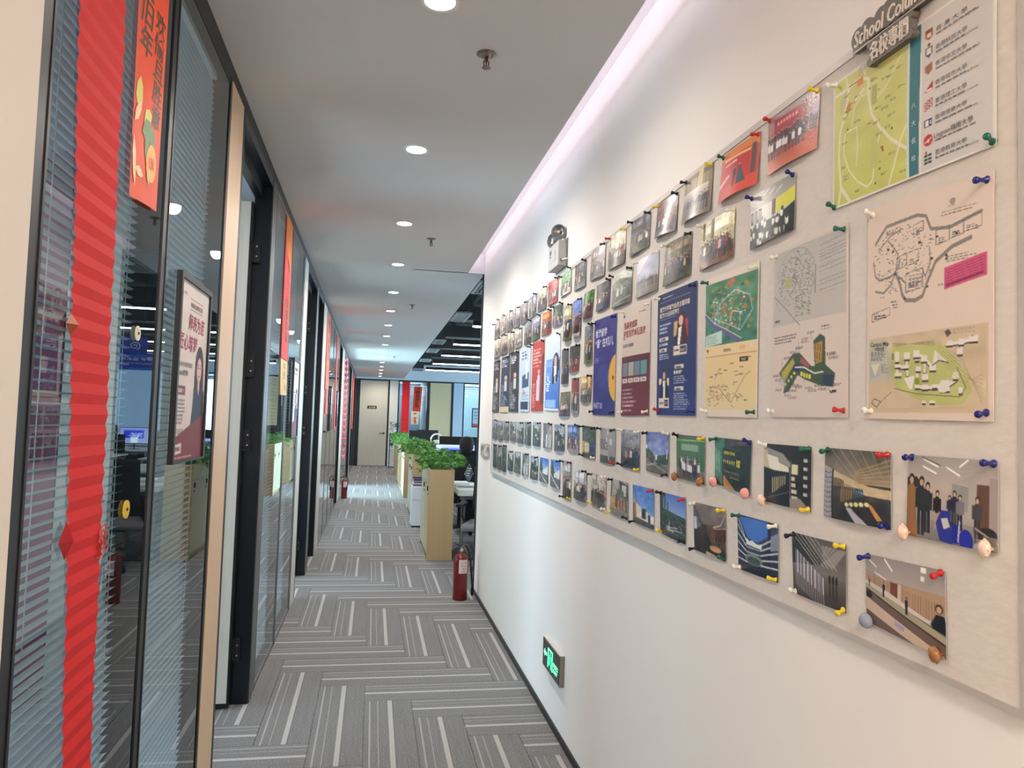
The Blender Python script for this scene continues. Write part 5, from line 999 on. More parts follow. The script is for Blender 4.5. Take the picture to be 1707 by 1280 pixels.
# running man exit sign low on the wall
t = thing('exit_sign', 'dark green lit running man exit sign in a grey box low on the wall', 'exit sign', (B, 3.452, .25))
MB().box(B-.022, B, 3.285, 3.62, .254, .392).build('housing', mat('grey_sign_box', (128,126,118), .4, .3), t, bevel=.002)
MB().box(B-.0235, B-.0215, 3.292, 3.613, .262, .386).build('face_panel', mat('sign_black_face', (26,38,30), .25), t)
MB().box(B-.0225, B-.001, 3.285, 3.62, .392, .394).build('top_cap', mat('pale_grey_cap', (196,194,188), .4), t)
G = mat('sign_green_glow', (20,160,90), .5, emit=(30,255,140), es=1.6); GW = mat('sign_mint_glow', (120,230,170), .5, emit=(110,255,180), es=1.5)
sf = Surf([(3.613,.386),(3.292,.386),(3.292,.262),(3.613,.262)], B-.0235, -1)
def flat(polys, m, name):
    b = MB()
    for p in polys: b.add([sf.P(u, v, .0012) for u, v in p], [tuple(range(len(p)))])
    return b.build(name, m, t)
flat([[(.08,.46),(.15,.30),(.15,.40),(.27,.40),(.27,.52),(.15,.52),(.15,.62)]], GW, 'arrow')
flat([[(.33,.14),(.62,.14),(.62,.20),(.33,.20)], [(.33,.20),(.37,.20),(.37,.86),(.33,.86)], [(.58,.20),(.62,.20),(.62,.86),(.58,.86)]], GW, 'door_outline')
flat([[(.45,.25),(.50,.25),(.50,.35),(.45,.35)], [(.42,.37),(.52,.37),(.50,.60),(.42,.58)], [(.42,.56),(.48,.58),(.42,.74),(.36,.84),(.34,.79),(.39,.72)], [(.45,.57),(.50,.58),(.55,.70),(.53,.86),(.50,.86),(.50,.72)], [(.50,.38),(.56,.46),(.60,.44),(.60,.49),(.55,.52),(.49,.45)], [(.43,.38),(.37,.44),(.39,.53),(.41,.51),(.40,.46),(.44,.43)]], G, 'running_man')
L = Letters(sf); L.add('EXIT', .67, .80, .13, (110,240,180), w=.24, bold=.02, off=.0012); L.add('安全出口', .66, .60, .17, (110,240,180), w=.27, bold=.015, off=.0012)
for b_ in L.mb.values(): b_.build('lettering', GW, t)

# ------------------------------------------------------------------ things on the left glass
# venetian blinds behind the glazing
def slat_mesh(y0, y1, tilt):
    b = MB(); n = 4; w = .0102; vs = []
    for j, y in enumerate((y0, y1)):
        for k in range(n+1):
            s_ = -w+2*w*k/n; cz = -.0034*(1-(s_/w)**2); ca, sa = math.cos(tilt), math.sin(tilt)
            vs.append((s_*ca-cz*sa, y, s_*sa+cz*ca))
    b.add(vs, [(k, k+1, n+2+k, n+1+k) for k in range(n)], True)
    me = bpy.data.meshes.new('slat'); me.from_pydata(b.v, [], b.f); me.polygons.foreach_set('use_smooth', [True]*len(b.f)); me.materials.append(mat('blind_slat', (232,236,240), .3, .1, var=.02)); return me
def blind(y0, y1, lab, single=True, ztop=2.60, zbot=.07, tilt=.05, pitch=.0206, x=-.602):
    t = thing('venetian_blind', lab, 'blind', (x, (y0+y1)/2, zbot), 'venetian blinds behind the office glass'); yc = (y0+y1)/2
    MB().box(x-.015, x+.015, y0, y1, ztop, ztop+.03).build('head_rail', WHITE, t); MB().box(x-.012, x+.012, y0, y1, zbot-.012, zbot).build('bottom_rail', WHITE, t)
    n = int((ztop-zbot-.01)/pitch); me = slat_mesh(y0-yc, y1-yc, tilt)
    if single:
        for k in range(n):
            o = bpy.data.objects.new('slat', me); COL.objects.link(o); o.parent = t; o.location = (0, 0, .012+k*pitch)
    else:
        b = MB(); V = [tuple(v.co) for v in me.vertices]; F = [tuple(p.vertices) for p in me.polygons]
        for k in range(n): b.add([(v[0]+x, v[1]+yc, v[2]+zbot+.012+k*pitch) for v in V], F, True)
        s_ = b.build('slat', me.materials[0], t); s_['kind'] = 'stuff'
    for y in (y0+.07, y1-.07):
        for dx in (-.014, .014): MB().tube([(x+dx,y,zbot),(x+dx,y,ztop)], .0011, 5).build('ladder_cord', WHITE, t)
    c_ = MB().tube([(x+.018,y0+.10,ztop),(x+.018,y0+.10,1.0)], .0012, 5)
    for k in range(60): c_.lathe([(0,-.005),(.0022,0),(0,.005)], (x+.018,y0+.10,1.0+k*.0265), 5, cap=False)
    c_.build('pull_chain', WHITE, t)
blind(1.345, 1.955, 'white venetian blind behind the nearest glass pane and red streamer')
blind(2.085, 2.70, 'white venetian blind behind the pane with the framed portrait poster')
blind(4.16, 4.80, 'grey venetian blind behind the third glass pane past the open door', False)
blind(4.96, 5.62, 'grey venetian blind behind the fourth glass pane', False)

GX = -A+.0015
def streamer(y0t, y1t, y0b, y1b, ztop, zbot, lab, half=.0205, amp=.0032, x=None, rgb=(208,24,26), plane='x', Y=None):
    n = int((ztop-zbot)/half); vs = []
    for k in range(n+1):
        z = ztop-k*half; tt = k/n; a = y0t+(y0b-y0t)*tt; b_ = y1t+(y1b-y1t)*tt; wob = (.0015 if k % 2 else -.0015)+.002*math.sin(k*.35)
        d = .0003+(amp if k % 2 else 0); nn = 6
        for j in range(nn+1):
            yy = a+wob+(b_-a)*j/nn
            vs.append((x+d, yy, z) if plane == 'x' else (yy, Y-d, z))
    nn = 7; fs = [(k*nn+j, k*nn+j+1, (k+1)*nn+j+1, (k+1)*nn+j) for k in range(n) for j in range(nn-1)]
    b = MB(); b.add(vs, fs); o = b.build('pleated_streamer', mat('red_crepe_paper', rgb, .75, var=.05, scale=(20,20,20)))
    return tag(o, lab, 'paper streamer')
streamer(1.385, 1.655, 1.63, 1.745, 2.63, .22, 'long pleated red paper streamer on the nearest glass pane', x=-.5558)
streamer(.838, 1.075, .838, 1.075, 2.60, 1.0, 'pleated red paper streamer on the glass beside the end door', x=0, plane='y', Y=YE-.002, rgb=(168,28,40), half=.06)
def coup(name, q, rgb, lab, texts, cols, bulge=.004, nx=24, ny=90, cat='paper banner'):
    sf = Surf(q, GX, 1, bulge, lift=.002); o = sheet(name, sf, nx, ny, MATTE, None, paint('couplet:1:%d,%d,%d' % rgb, nx, ny, sf.asp)); tag(o, lab, cat)
    L = Letters(sf)
    for a in texts: L.add(*a[0], **a[1])
    L.build(o); return sf, o
INK = (70,56,24)
sf, o = coup('couplet_banner', [(1.735,2.62),(1.965,2.62),(1.947,1.925),(1.746,1.905)], (244,88,46), 'orange red couplet banner with black brush characters on the nearest pane',
  [(('欢愉且胜意', .52, .385, .072, INK), dict(w=.40, bold=.018, vertical=True, shear=.1)), (('年年胜旧年', .08, .125, .085, INK), dict(w=.38, bold=.018, vertical=True, shear=.1))], [])
# printed plants and the seal on the banner
def motif(sf, polys, rgb, par, name, off=.0009):
    b = MB()
    for p in polys: b.add([sf.P(u, v, off) for u, v in p], [tuple(range(len(p)))])
    return b.build(name, mat('print_%d_%d_%d' % rgb, rgb, .5, var=.02), par)
leafp = lambda u, v, a, L_, w_: [(u+L_*math.cos(a)*s+w_*math.sin(a)*k, v+(L_*math.sin(a)*s-w_*math.cos(a)*k)*.33) for s, k in ((0,0),(.35,1),(.75,.8),(1,0),(.75,-.8),(.35,-1))]
motif(sf, [leafp(.12,.72,-1.5,.35,.10), leafp(.30,.74,-.5,.30,.10)], (214,206,90), o, 'printed_leaf')
motif(sf, [leafp(.25,.77,-.2,.38,.12), leafp(.35,.80,.5,.3,.12), leafp(.5,.74,.6,.28,.10)], (96,130,70), o, 'printed_leaf', .0012)
motif(sf, [leafp(.02,.80,1.4,.5,.05), leafp(.1,.90,.2,.25,.05), leafp(.45,.84,1.2,.3,.06), leafp(.02,.76,-.9,.3,.06)], (236,200,150), o, 'printed_leaf', .0015)
motif(sf, [[(.62+.20*math.cos(a/16*2*PI), .855+.065*math.sin(a/16*2*PI)) for a in range(16)]], (232,180,60), o, 'gold_seal', .0018)
Ls = Letters(sf); Ls.add('如意', .50, .875, .045, (244,88,46), w=.24, bold=.02, off=.0024); Ls.build(o, 'seal_lettering')

def framed(q, lab, kind, nx, ny, texts=()):
    sf0 = Surf(q, GX, 1, 0, lift=.006); y0, y1, z1, z0 = q[0][0], q[1][0], q[0][1], q[3][1]
    t = thing('framed_poster', lab, 'framed poster', (GX, (y0+y1)/2, z0)); w_ = .016
    for a, b_, c_, d in ((y0,y1,z1-w_,z1),(y0,y0+w_,z0,z1-w_),(y1-w_,y1,z0,z1-w_)): MB().box(GX, GX+.016, a, b_, c_, d).build('frame_side', BLACK, t)
    MB().box(GX, GX+.016, y0+w_, y1-w_, z0, z0+.006).build('frame_side', BLACK, t)
    s2 = Surf([(y0+w_,z1-w_),(y1-w_,z1-w_),(y1-w_,z0+.006),(y0+w_,z0+.006)], GX+.009, 1); p = sheet('printed_sheet', s2, nx, ny, MATTE, t, paint(kind, nx, ny, s2.asp))
    L = Letters(s2)
    for a in texts: L.add(*a[0], **a[1])
    L.build(p); return t
MR = (170,44,72)
framed([(2.185,1.828),(2.572,1.824),(2.572,1.286),(2.185,1.286)], 'black framed poster of a smiling woman with long hair on the second pane', 'portrait:1', 60, 200,
  [(('师表为范', .30, .255, .085, MR), dict(w=.56, bold=.02, shear=.1)), (('匠心筑梦', .03, .375, .085, MR), dict(w=.60, bold=.02, shear=.1)), (('雅思金牌名师', .34, .130, .028, (110,60,60)), dict(w=.42, bold=.01)), (('高级中外教育管理师', .05, .475, .026, (90,70,70)), dict(w=.44)), (('Lisa老师', .05, .525, .032, (70,54,60)), dict(w=.30, bold=.015)), (('教师简介', .06, .622, .024, (226,210,205)), dict(w=.20)), (('教学方法', .04, .942, .024, (120,80,80)), dict(w=.19))])
framed([(5.19,1.828),(5.60,1.828),(5.60,1.284),(5.19,1.284)], 'white framed poster with a maroon foot on the fourth pane', 'whiteposter:5', 14, 110)
framed([(9.73,1.83),(10.10,1.83),(10.10,1.26),(9.73,1.26)], 'small pale blue framed poster beyond the third doorway', 'whiteposter:6', 8, 60)
framed([(11.40,1.83),(11.78,1.83),(11.78,1.30),(11.40,1.30)], 'farthest pale framed poster on the left glass', 'whiteposter:7', 8, 50)
coup('couplet_banner', [(4.53,2.615),(4.86,2.615),(4.875,1.775),(4.55,1.775)], (226,52,38), 'narrow red couplet banner with flame coloured head on the third pane',
  [(('喜乐安宁事事如意', .30, .30, .070, INK), dict(w=.40, bold=.015, vertical=True))], [])
sf, o = coup('couplet_banner', [(4.555,1.774),(4.885,1.774),(4.90,1.560),(4.59,1.556)], (226,190,120), 'pale yellow banner foot with small characters on the third pane',
  [(('平安', .30, .30, .20, (130,110,40)), dict(w=.40, vertical=True)), (('喜', .45, .85, .16, (180,70,50)), dict(w=.35))], [], ny=30)
coup('flame_banner', [(4.53,2.635),(4.86,2.635),(4.80,2.32),(4.56,2.42)], (232,130,40), 'orange and cream flame shaped head of the third pane banner', [], [], ny=30)
coup('couplet_banner', [(8.56,2.62),(9.20,2.62),(9.24,1.75),(8.66,1.75)], (232,96,44), 'orange banner on the first pane after the third doorway', [(('福禄寿喜财', .25, .15, .10, INK), dict(w=.5, bold=.02, vertical=True))], [], nx=10, ny=50)
coup('couplet_banner', [(8.82,1.75),(9.24,1.75),(9.28,1.47),(8.86,1.47)], (226,70,50), 'red lower end of the far orange banner', [], [], nx=8, ny=20)
coup('couplet_banner', [(10.85,2.62),(11.22,2.62),(11.22,1.26),(10.9,1.26)], (214,60,50), 'thin red banner on the third far pane', [], [], nx=8, ny=50)
coup('couplet_banner', [(19.4,2.56),(20.7,2.56),(20.7,1.15),(19.6,1.15)], (206,70,52), 'farthest red banner on the left glass near the end door', [], [], nx=8, ny=50)
# strings of red knots
t = thing('knot_string', 'hanging string of small red paper knots on the far left glass', 'decoration', (GX, 15.1, .55))
MB().tube([(GX+.02,14.75,2.64),(GX+.02,15.1,.6)], .004, 5).build('cord', mat('red_cord', (190,40,50), .6), t)
kn = MB(); 
for k in range(17):
    z = 2.56-k*.118; y = 14.77+.34*k/17; b = MB(); r_ = .05
    b.add([(GX+.02,y-r_*1.6,z),(GX+.02,y,z+r_),(GX+.02,y+r_*1.6,z),(GX+.02,y,z-r_),(GX+.045,y,z),(GX+.002,y,z)], [(0,1,4),(1,2,4),(2,3,4),(3,0,4),(1,0,5),(2,1,5),(3,2,5),(0,3,5)])
    b.build('paper_knot', mat('red_knot', (210,50,64), .5), t)
# stickers and paper ornaments
def disc(y, z, r, rgb, lab, inner=None):
    t = thing('round_sticker', lab, 'sticker', (GX, y, z-r)); MB().lathe([(0,0),(r,0),(r,.003),(0,.003)], (GX, y, z), 28, 'x', cap=False).build('disc', mat('sticker_%d_%d_%d' % rgb, rgb, .5), t)
    if inner: MB().lathe([(0,0),(r*.2,0),(r*.2,.002),(0,.002)], (GX+.003, y, z), 14, 'x', cap=False).build('centre_dot', mat('sticker_dark', (60,56,40), .5), t)
disc(1.867, 1.613, .0175, (222,216,190), 'round cream sticker with a dark dot on the nearest pane', True)
disc(1.858, 1.204, .0210, (222,180,50), 'round yellow sticker low on the nearest pane', True)
def ornament(y, z, hy, hz, rgb, lab):
    b = MB(); b.add([(GX+.002,y-hy,z),(GX+.002,y,z+hz),(GX+.002,y+hy,z),(GX+.002,y,z-hz),(GX+.016,y,z)], [(0,4,1),(1,4,2),(2,4,3),(3,4,0)]); tag(b.build('paper_diamond', mat('ornament_%d_%d_%d' % rgb, rgb, .4), ), lab, 'paper ornament')
ornament(1.515, 1.187, .032, .036, (160,22,30), 'folded red paper diamond at the left edge of the long streamer')
ornament(1.477, 1.585, .022, .020, (150,70,26), 'small copper paper diamond halfway up the long streamer')
t = thing('swirl_sticker', 'outlined red swirl window sticker right of the long streamer', 'sticker', (GX, 1.705, 1.13)); RS = mat('swirl_red', (196,70,60), .5)
MB().tube([(GX+.002, 1.712+.002*k*.45*math.cos(k*.75), 1.155+.0022*k*.55*math.sin(k*.75)) for k in range(3, 26)], .0016, 5).build('swirl', RS, t)
MB().tube([(GX+.002,1.685,1.125),(GX+.002,1.70,1.120),(GX+.002,1.735,1.135),(GX+.002,1.738,1.165),(GX+.002,1.722,1.190),(GX+.002,1.70,1.185),(GX+.002,1.690,1.17)], .0016, 5).build('outline', RS, t)

# end wall banners
def sheetY(name, q, y, kind_rgb, lab, texts=(), nx=8, ny=30, kind=None):
    sf = SurfY(q, y, 1); sf.lift = .004; o = sheet(name, sf, nx, ny, MATTE, None, paint(kind or ('couplet:1:%d,%d,%d' % kind_rgb), nx, ny, sf.asp)); tag(o, lab, 'paper banner')
    L = Letters(sf)
    for a in texts: L.add(*a[0], **a[1])
    L.build(o); return o
sheetY('couplet_banner', [(1.20,2.47),(1.45,2.47),(1.42,1.68),(1.18,1.68)], YE-.002, (214,64,40), 'orange red couplet banner on the glass right of the end door', [(('万事顺遂吉祥', .22, .15, .12, (60,20,20)), dict(w=.55, bold=.02, vertical=True, off=.003))])
sheetY('couplet_banner', [(1.13,1.70),(1.39,1.70),(1.37,1.30),(1.15,1.30)], YE-.006, (216,206,170), 'cream paper with red characters below the couplet at the end wall', [(('平安', .3, .38, .28, (206,60,40)), dict(w=.4, bold=.03, vertical=True, off=.003)), (('福', .3, .92, .22, (206,60,40)), dict(w=.4, bold=.03, off=.003))])
t = thing('framed_poster', 'black framed notice with a red foot on the far blue office glass', 'framed poster', (3.1, YE-.01, 1.28))
MB().box(3.02, 3.42, YE-.02, YE-.002, 1.26, 1.29).box(3.02, 3.42, YE-.02, YE-.002, 1.83, 1.86).box(3.02, 3.05, YE-.02, YE-.002, 1.29, 1.83).box(3.39, 3.42, YE-.02, YE-.002, 1.29, 1.83).build('frame_side', BLACK, t)
MB().box(3.05, 3.39, YE-.012, YE-.004, 1.29, 1.83).build('printed_sheet', mat('pale_blue_sheet', (170,196,214), .5), t); MB().box(3.05, 3.39, YE-.015, YE-.012, 1.29, 1.38).build('red_band', mat('notice_red', (190,70,84), .5), t)
for k in range(3): MB().box(3.09, 3.2+.04*k, YE-.014, YE-.012, 1.72-.1*k, 1.74-.1*k).build('text_line', mat('notice_ink', (90,100,120), .5), t)
# ------------------------------------------------------------------ fire extinguishers
def extinguisher(x, y, s, lab, hose_to, gx=-.01):
    t = thing('fire_extinguisher', lab, 'fire extinguisher', (x, y, 0)); r = .0575*s; h = .36*s
    RED = mat('extinguisher_red', (104,3,6), .3, var=.03, coat=.25)
    MB().lathe([(r*.9,0),(r,.006),(r,h*.88),(r*.93,h*.94),(r*.72,h*.985),(r*.38,h*1.02),(r*.3,h*1.05)], (x,y,0), 32).build('cylinder', RED, t)
    MB().lathe([(r*.99,.004),(r*1.01,.008),(r*1.01,.016),(r*.99,.02)], (x,y,0), 32, cap=False).build('base_ring', mat('extinguisher_dark_red', (96,8,12), .4), t)
    z = h*1.05; v = MB().lathe([(r*.28,0),(r*.30,.012),(r*.22,.016),(r*.22,.04),(r*.12,.045)], (x,y,z), 18).build('valve', mat('brass_valve', (150,140,120), .3, .9), t)
    MB().lathe([(.014,0),(.014,.012),(.011,.014)], (x+.002,y-r*.30,z+.02), 16, 'y').build('pressure_gauge', CHROME, t)
    MB().tube([(x-.075*s,y-.004,z+.024),(x-.03*s,y-.004,z+.036),(x+.012,y,z+.036)], [.004,.006,.007]).tube([(x-.082*s,y-.004,z+.010),(x-.04*s,y-.002,z+.022),(x,y,z+.02)], [.004,.006,.006]).build('squeeze_lever', BLK, t)
    MB().tube([(x-.055*s,y-.004,z+.068),(x-.02*s,y-.004,z+.056),(x+.008,y,z+.042)], [.003,.006,.007]).build('upper_lever', BLK, t)
    MB().tube([(x+.008,y,z+.03)]+hose_to, .0075, 10).build('hose', BLK, t)
    e = Vector(hose_to[-1]); MB().lathe([(.009,0),(.012,.01),(.012,.05),(.014,.062)], (e.x, e.y, e.z-.058), 14).build('nozzle', BLK, t)
    # paper label wrapped on the front of the cylinder
    b = MB(); n = 10; a0, a1 = -PI*.62, -PI*.18; z0, z1 = h*.60, h*.90; rr = r*1.012
    vs = [(x+rr*math.cos(a0+(a1-a0)*i/n), y+rr*math.sin(a0+(a1-a0)*i/n), zz) for zz in (z0, z1) for i in range(n+1)]
    b.add(vs, [(i, i+1, n+2+i, n+1+i) for i in range(n)], True); lb = b.build('label', mat('extinguisher_label', (214,200,200), .5, var=.02), t)
    b = MB(); rr = r*1.02
    for k in range(4):
        zz = z0+.012+(z1-z0)*.21*k
        for i in range(2, 8):
            if (i+k) % 4 == 3: continue
            p = [(x+rr*math.cos(a0+(a1-a0)*u/n), y+rr*math.sin(a0+(a1-a0)*u/n), q) for q in (zz, zz+.005) for u in (i+.1, i+.9)]
            b.add(p, [(0,1,3,2)])
    b.build('label_print', mat('label_ink', (150,60,60), .5), lb)
    return t
extinguisher(.742, 6.03, 1.0, 'red fire extinguisher with white label on the floor by the right wall corner', [(.775,6.03,.43),(.80,6.03,.40),(.818,6.03,.33),(.832,6.04,.20),(.845,6.05,.085)])
extinguisher(-.455, 13.62, .93, 'farther red fire extinguisher standing against the left partition', [(-.43,13.6,.40),(-.405,13.58,.36),(-.395,13.57,.30),(-.40,13.57,.24),(-.415,13.58,.20)])

# ------------------------------------------------------------------ planter cabinets with leafy plants
def leaf_mesh():
    b = MB(); 
    for k in range(7):
        a = -1.25+2.5*k/6; L = .042*(1-.35*abs(k-3)/3); w = .0052
        d = Vector((math.sin(a), math.cos(a), 0)); s_ = Vector((d.y, -d.x, 0)); o = Vector((0, .012, 0)); dr = -.008*abs(k-3)/3
        vs = [o-s_*.0015, o+d*L*.55+s_*w+Vector((0,0,.004)), o+d*L+Vector((0,0,-.010+dr)), o+d*L*.55-s_*w+Vector((0,0,.004)), o+d*L*.55+Vector((0,0,-.0005))]
        b.add(vs, [(0,1,4),(1,2,4),(2,3,4),(3,0,4)])
    b.add([(-.0012,-.04,-.03),(.0012,-.04,-.03),(.0008,.014,0),(-.0008,.014,0)], [(0,1,2,3)])
    return b
_lb = leaf_mesh(); LEAFS = []
for nme, rgb in (('leaf_green', (62,128,44)), ('leaf_bright_green', (108,170,58)), ('leaf_dark_green', (28,80,36))):
    me = bpy.data.meshes.new('leaf'); me.from_pydata(_lb.v, [], _lb.f); me.materials.append(mat(nme, rgb, .45, var=.18, scale=(30,30,30))); LEAFS.append(me)
def plant(x, y, z, lab, n, rad, ht, seed, asobj):
    r = random.Random(seed); n = int(n*1.25); t = thing('leafy_plant', lab, 'plant', (x, y, z), 'leafy green plants in the planter cabinets')
    st = MB(); bb = {}
    for i in range(n):
        a = r.uniform(0, 2*PI); el = r.random()**.6; d = rad*math.sqrt(r.random()); zz = ht*(.22+.78*el)*(1-.35*(d/rad)**2)-(.06 if d > rad*.8 and r.random() < .3 else 0)
        p = Vector((d*math.cos(a), d*math.sin(a), zz)); sc = r.uniform(.8, 1.5)
        if i % 3 == 0: st.tube([(x+p.x*.15, y+p.y*.15, z-.02), (x+p.x*.6, y+p.y*.6, z+zz*.6), (x+p.x, y+p.y, z+zz)], [.003,.002,.0012], 5)
        M = Matrix.Translation(p) @ Matrix.Rotation(a-PI/2+r.uniform(-.7,.7), 4, 'Z') @ Matrix.Rotation(r.uniform(-.9,.5), 4, 'X') @ Matrix.Rotation(r.uniform(-.5,.5), 4, 'Y') @ Matrix.Scale(sc, 4)
        me = LEAFS[r.choice([0,0,1,1,2])]
        if asobj:
            o = bpy.data.objects.new('leaf', me); COL.objects.link(o); o.parent = t; o.matrix_local = M
        else:
            b = bb.setdefault(me.name, (MB(), me)); b[0].add([tuple(M @ Vector(v)+Vector((x,y,z))) for v in _lb.v], _lb.f)
    for b, me in bb.values():
        o = b.build('foliage', me.materials[0], t); o['kind'] = 'stuff'
    st.build('stems', mat('leaf_stem', (90,140,60), .5), t)
PALET = wood('pale_tan_laminate', (212,202,170), (198,188,154), .4)
SOIL = mat('planter_soil', (96,66,46), .95, var=.3, scale=(60,60,60), bump=.5)
def planter(y0, y1, lab, x0=.59, x1=.852, h=.926, m=TAN):
    t = thing('planter_cabinet', lab, 'cabinet', ((x0+x1)/2, (y0+y1)/2, 0), 'tall wooden planter cabinets dividing the office')
    th = .018
    MB().box(x0, x1, y0, y0+th, .0, h).build('end_panel', m, t, bevel=.0015); MB().box(x0, x1, y1-th, y1, .0, h).build('end_panel', m, t)
    MB().box(x1-th, x1, y0+th, y1-th, .0, h).build('back_panel', m, t); MB().box(x0+.02, x1-th, y0+th, y1-th, .76, .775).build('trough_floor', m, t)
    MB().box(x0, x0+th, y0+th, y1-th, .775, h).build('front_rail', PALET, t); MB().box(x0+.02, x1-th, y0+th, y1-th, .0, .06).build('plinth', m, t)
    s_ = MB(); nx, ny = 6, 24; rr = random.Random(int(y0*10)); s_.add([(x0+th+(x1-x0-2*th)*i/nx, y0+th+(y1-y0-2*th)*j/ny, h-.035+rr.uniform(-.006,.012)) for j in range(ny+1) for i in range(nx+1)], [(j*(nx+1)+i, j*(nx+1)+i+1, (j+1)*(nx+1)+i+1, (j+1)*(nx+1)+i) for j in range(ny) for i in range(nx)], True)
    s_.build('soil', SOIL, t)
    ym = (y0+y1)/2
    for a, b_ in ((y0+th, ym-.002), (ym+.002, y1-th)):
        d = MB().box(x0, x0+th, a, b_, .062, .770).build('door', PALET, t)
        yy = a+.05
        MB().box(x0-.012, x0, yy, yy+.012, .70, .75).build('handle', BLK, d); MB().lathe([(.010,0),(.010,.006)], (x0-.006, yy+.006, .665), 14, 'x').build('lock', BLK, d)
    return t
P = [(7.71, 8.80, 'nearest'), (11.0, 12.1, 'second'), (13.8, 14.9, 'third'), (16.5, 17.6, 'fourth'), (19.2, 20.3, 'farthest')]
for i, (y0, y1, w_) in enumerate(P):
    planter(y0, y1, '%s tall tan wooden planter cabinet in the row along the corridor edge' % w_)
    if i == 2: ks = (1, 2)
    else: ks = (0, 1, 2)
    for k in ks:
        yy = y0+.22+(y1-y0-.44)*k/2
        lab = ('leafy green plant in the %s planter cabinet, %s' % (w_, ['at its near end', 'in its middle', 'at its far end'][k]))
        plant(.74 if i == 0 else .71, yy, .90, lab, 95 if i == 0 else (120 if i == 1 else 70), .24 if i == 0 else .27, .24 if i < 2 else .22, 50+i*5+k, i == 0)

# white pedestal with magazines
t = tag(MB().box(.553, .70, 10.06, 10.45, .022, .535).build('white_pedestal', mat('white_lacquer', (222,232,238), .35, var=.01), bevel=.002), 'white pedestal drawer unit between the first two planter cabinets', 'pedestal')
MB().box(.56, .695, 10.07, 10.44, 0, .022).build('plinth', BLK, t)
MB().box(.554, .699, 10.0585, 10.06, .36, .363).build('drawer_gap', DGREY, t)
z = .535
for k, (rgb, th, lab) in enumerate((((196,196,200),.014,'pale grey magazine at the bottom of the stack on the white pedestal'), ((90,60,80),.022,'dark plum book low in the stack on the white pedestal'), ((214,216,220),.016,'white book in the middle of the pedestal stack'), ((50,54,60),.018,'charcoal book in the pedestal stack'), ((200,200,210),.01,'thin pale booklet in the pedestal stack'), ((66,56,104),.024,'purple book near the top of the pedestal stack'), ((120,108,140),.014,'lilac grey book under the top one of the pedestal stack'), ((70,50,66),.016,'dark book on top of the pedestal stack'))):
    ox = rng.uniform(-.008, .012); b = tag(MB().box(.566+ox, .69+ox, 10.09, 10.38, z+.001, z+th-.001).build('book', mat('book_pages', (216,212,206), .7)), lab, 'book', 'books stacked on the white pedestal')
    cvm = mat('book_cover_%d' % k, rgb, .45); MB().box(.563+ox, .692+ox, 10.085, 10.385, z, z+.0015).box(.563+ox, .692+ox, 10.085, 10.385, z+th-.0015, z+th).box(.563+ox, .692+ox, 10.084, 10.087, z, z+th).build('cover', cvm, b); z += th

# ------------------------------------------------------------------ desks, screens and chairs of the open office
DTOP = mat('desk_white_top', (206,212,206), .35, var=.02); DLEG = mat('desk_grey_leg', (128,134,138), .4, .4)
def desk(x0, x1, y0, y1, z, lab, group='desks of the open office'):
    t = thing('office_desk', lab, 'desk', ((x0+x1)/2, (y0+y1)/2, 0), group)
    MB().box(x0, x1, y0, y1, z-.025, z).build('desk_top', DTOP, t, bevel=.002)
    for x in (x0+.05, x1-.05):
        for y in (y0+.06, y1-.06): MB().tube([(x,y,0),(x+(.02 if x < (x0+x1)/2 else -.02),y,z-.025)], [.018,.028], 8).build('leg', DLEG, t)
    MB().box(x0+.03, x1-.03, y0+.05, y0+.09, z-.065, z-.026).box(x0+.03, x1-.03, y1-.09, y1-.05, z-.065, z-.026).build('frame_rail', DLEG, t)
    MB().box(x0+.08, x1-.08, (y0+y1)/2-.01, (y0+y1)/2+.01, .25, z-.03).build('modesty_panel', BLK, t)
    return t
def monitor(x, y, z, rot, lab, w=.54, h=.32, back=False):
    t = thing('monitor', lab, 'monitor', (x, y, z), 'computer monitors in the open office')
    MB().lathe([(.11,0),(.11,.008),(.02,.012)], (x,y,z), 20).tube([(x,y,z+.01),(x,y+.01*rot,z+.14)], .014).build('stand', DGREY, t)
    MB().box(x-w/2, x+w/2, y-.012, y+.014, z+.10, z+.10+h).build('casing', BLK, t, bevel=.003)
    ys_ = y-.013 if rot > 0 else y+.015
    sf = SurfY([(x-w/2+.01, z+.09+h), (x+w/2-.01, z+.09+h), (x+w/2-.01, z+.115), (x-w/2+.01, z+.115)], ys_, 1)
    if rot < 0: sf.P = lambda u, v, off=0.0, s=sf: (s.q[0][0]*(1-u)+s.q[1][0]*u, ys_+off, s.q[0][1]*(1-v)+s.q[3][1]*v)
    m = _M.get('lit_screen')
    if not m:
        m = paint_mat('lit_screen', .3); b_ = m.node_tree.nodes['Principled BSDF']; a_ = [n for n in m.node_tree.nodes if n.type == 'VERTEX_COLOR'][0]
        m.node_tree.links.new(a_.outputs[0], b_.inputs['Emission Color']); b_.inputs['Emission Strength'].default_value = 1.1
    sheet('screen', sf, 20, 14, m, t, paint('screen:1', 20, 14, w/h)); return t
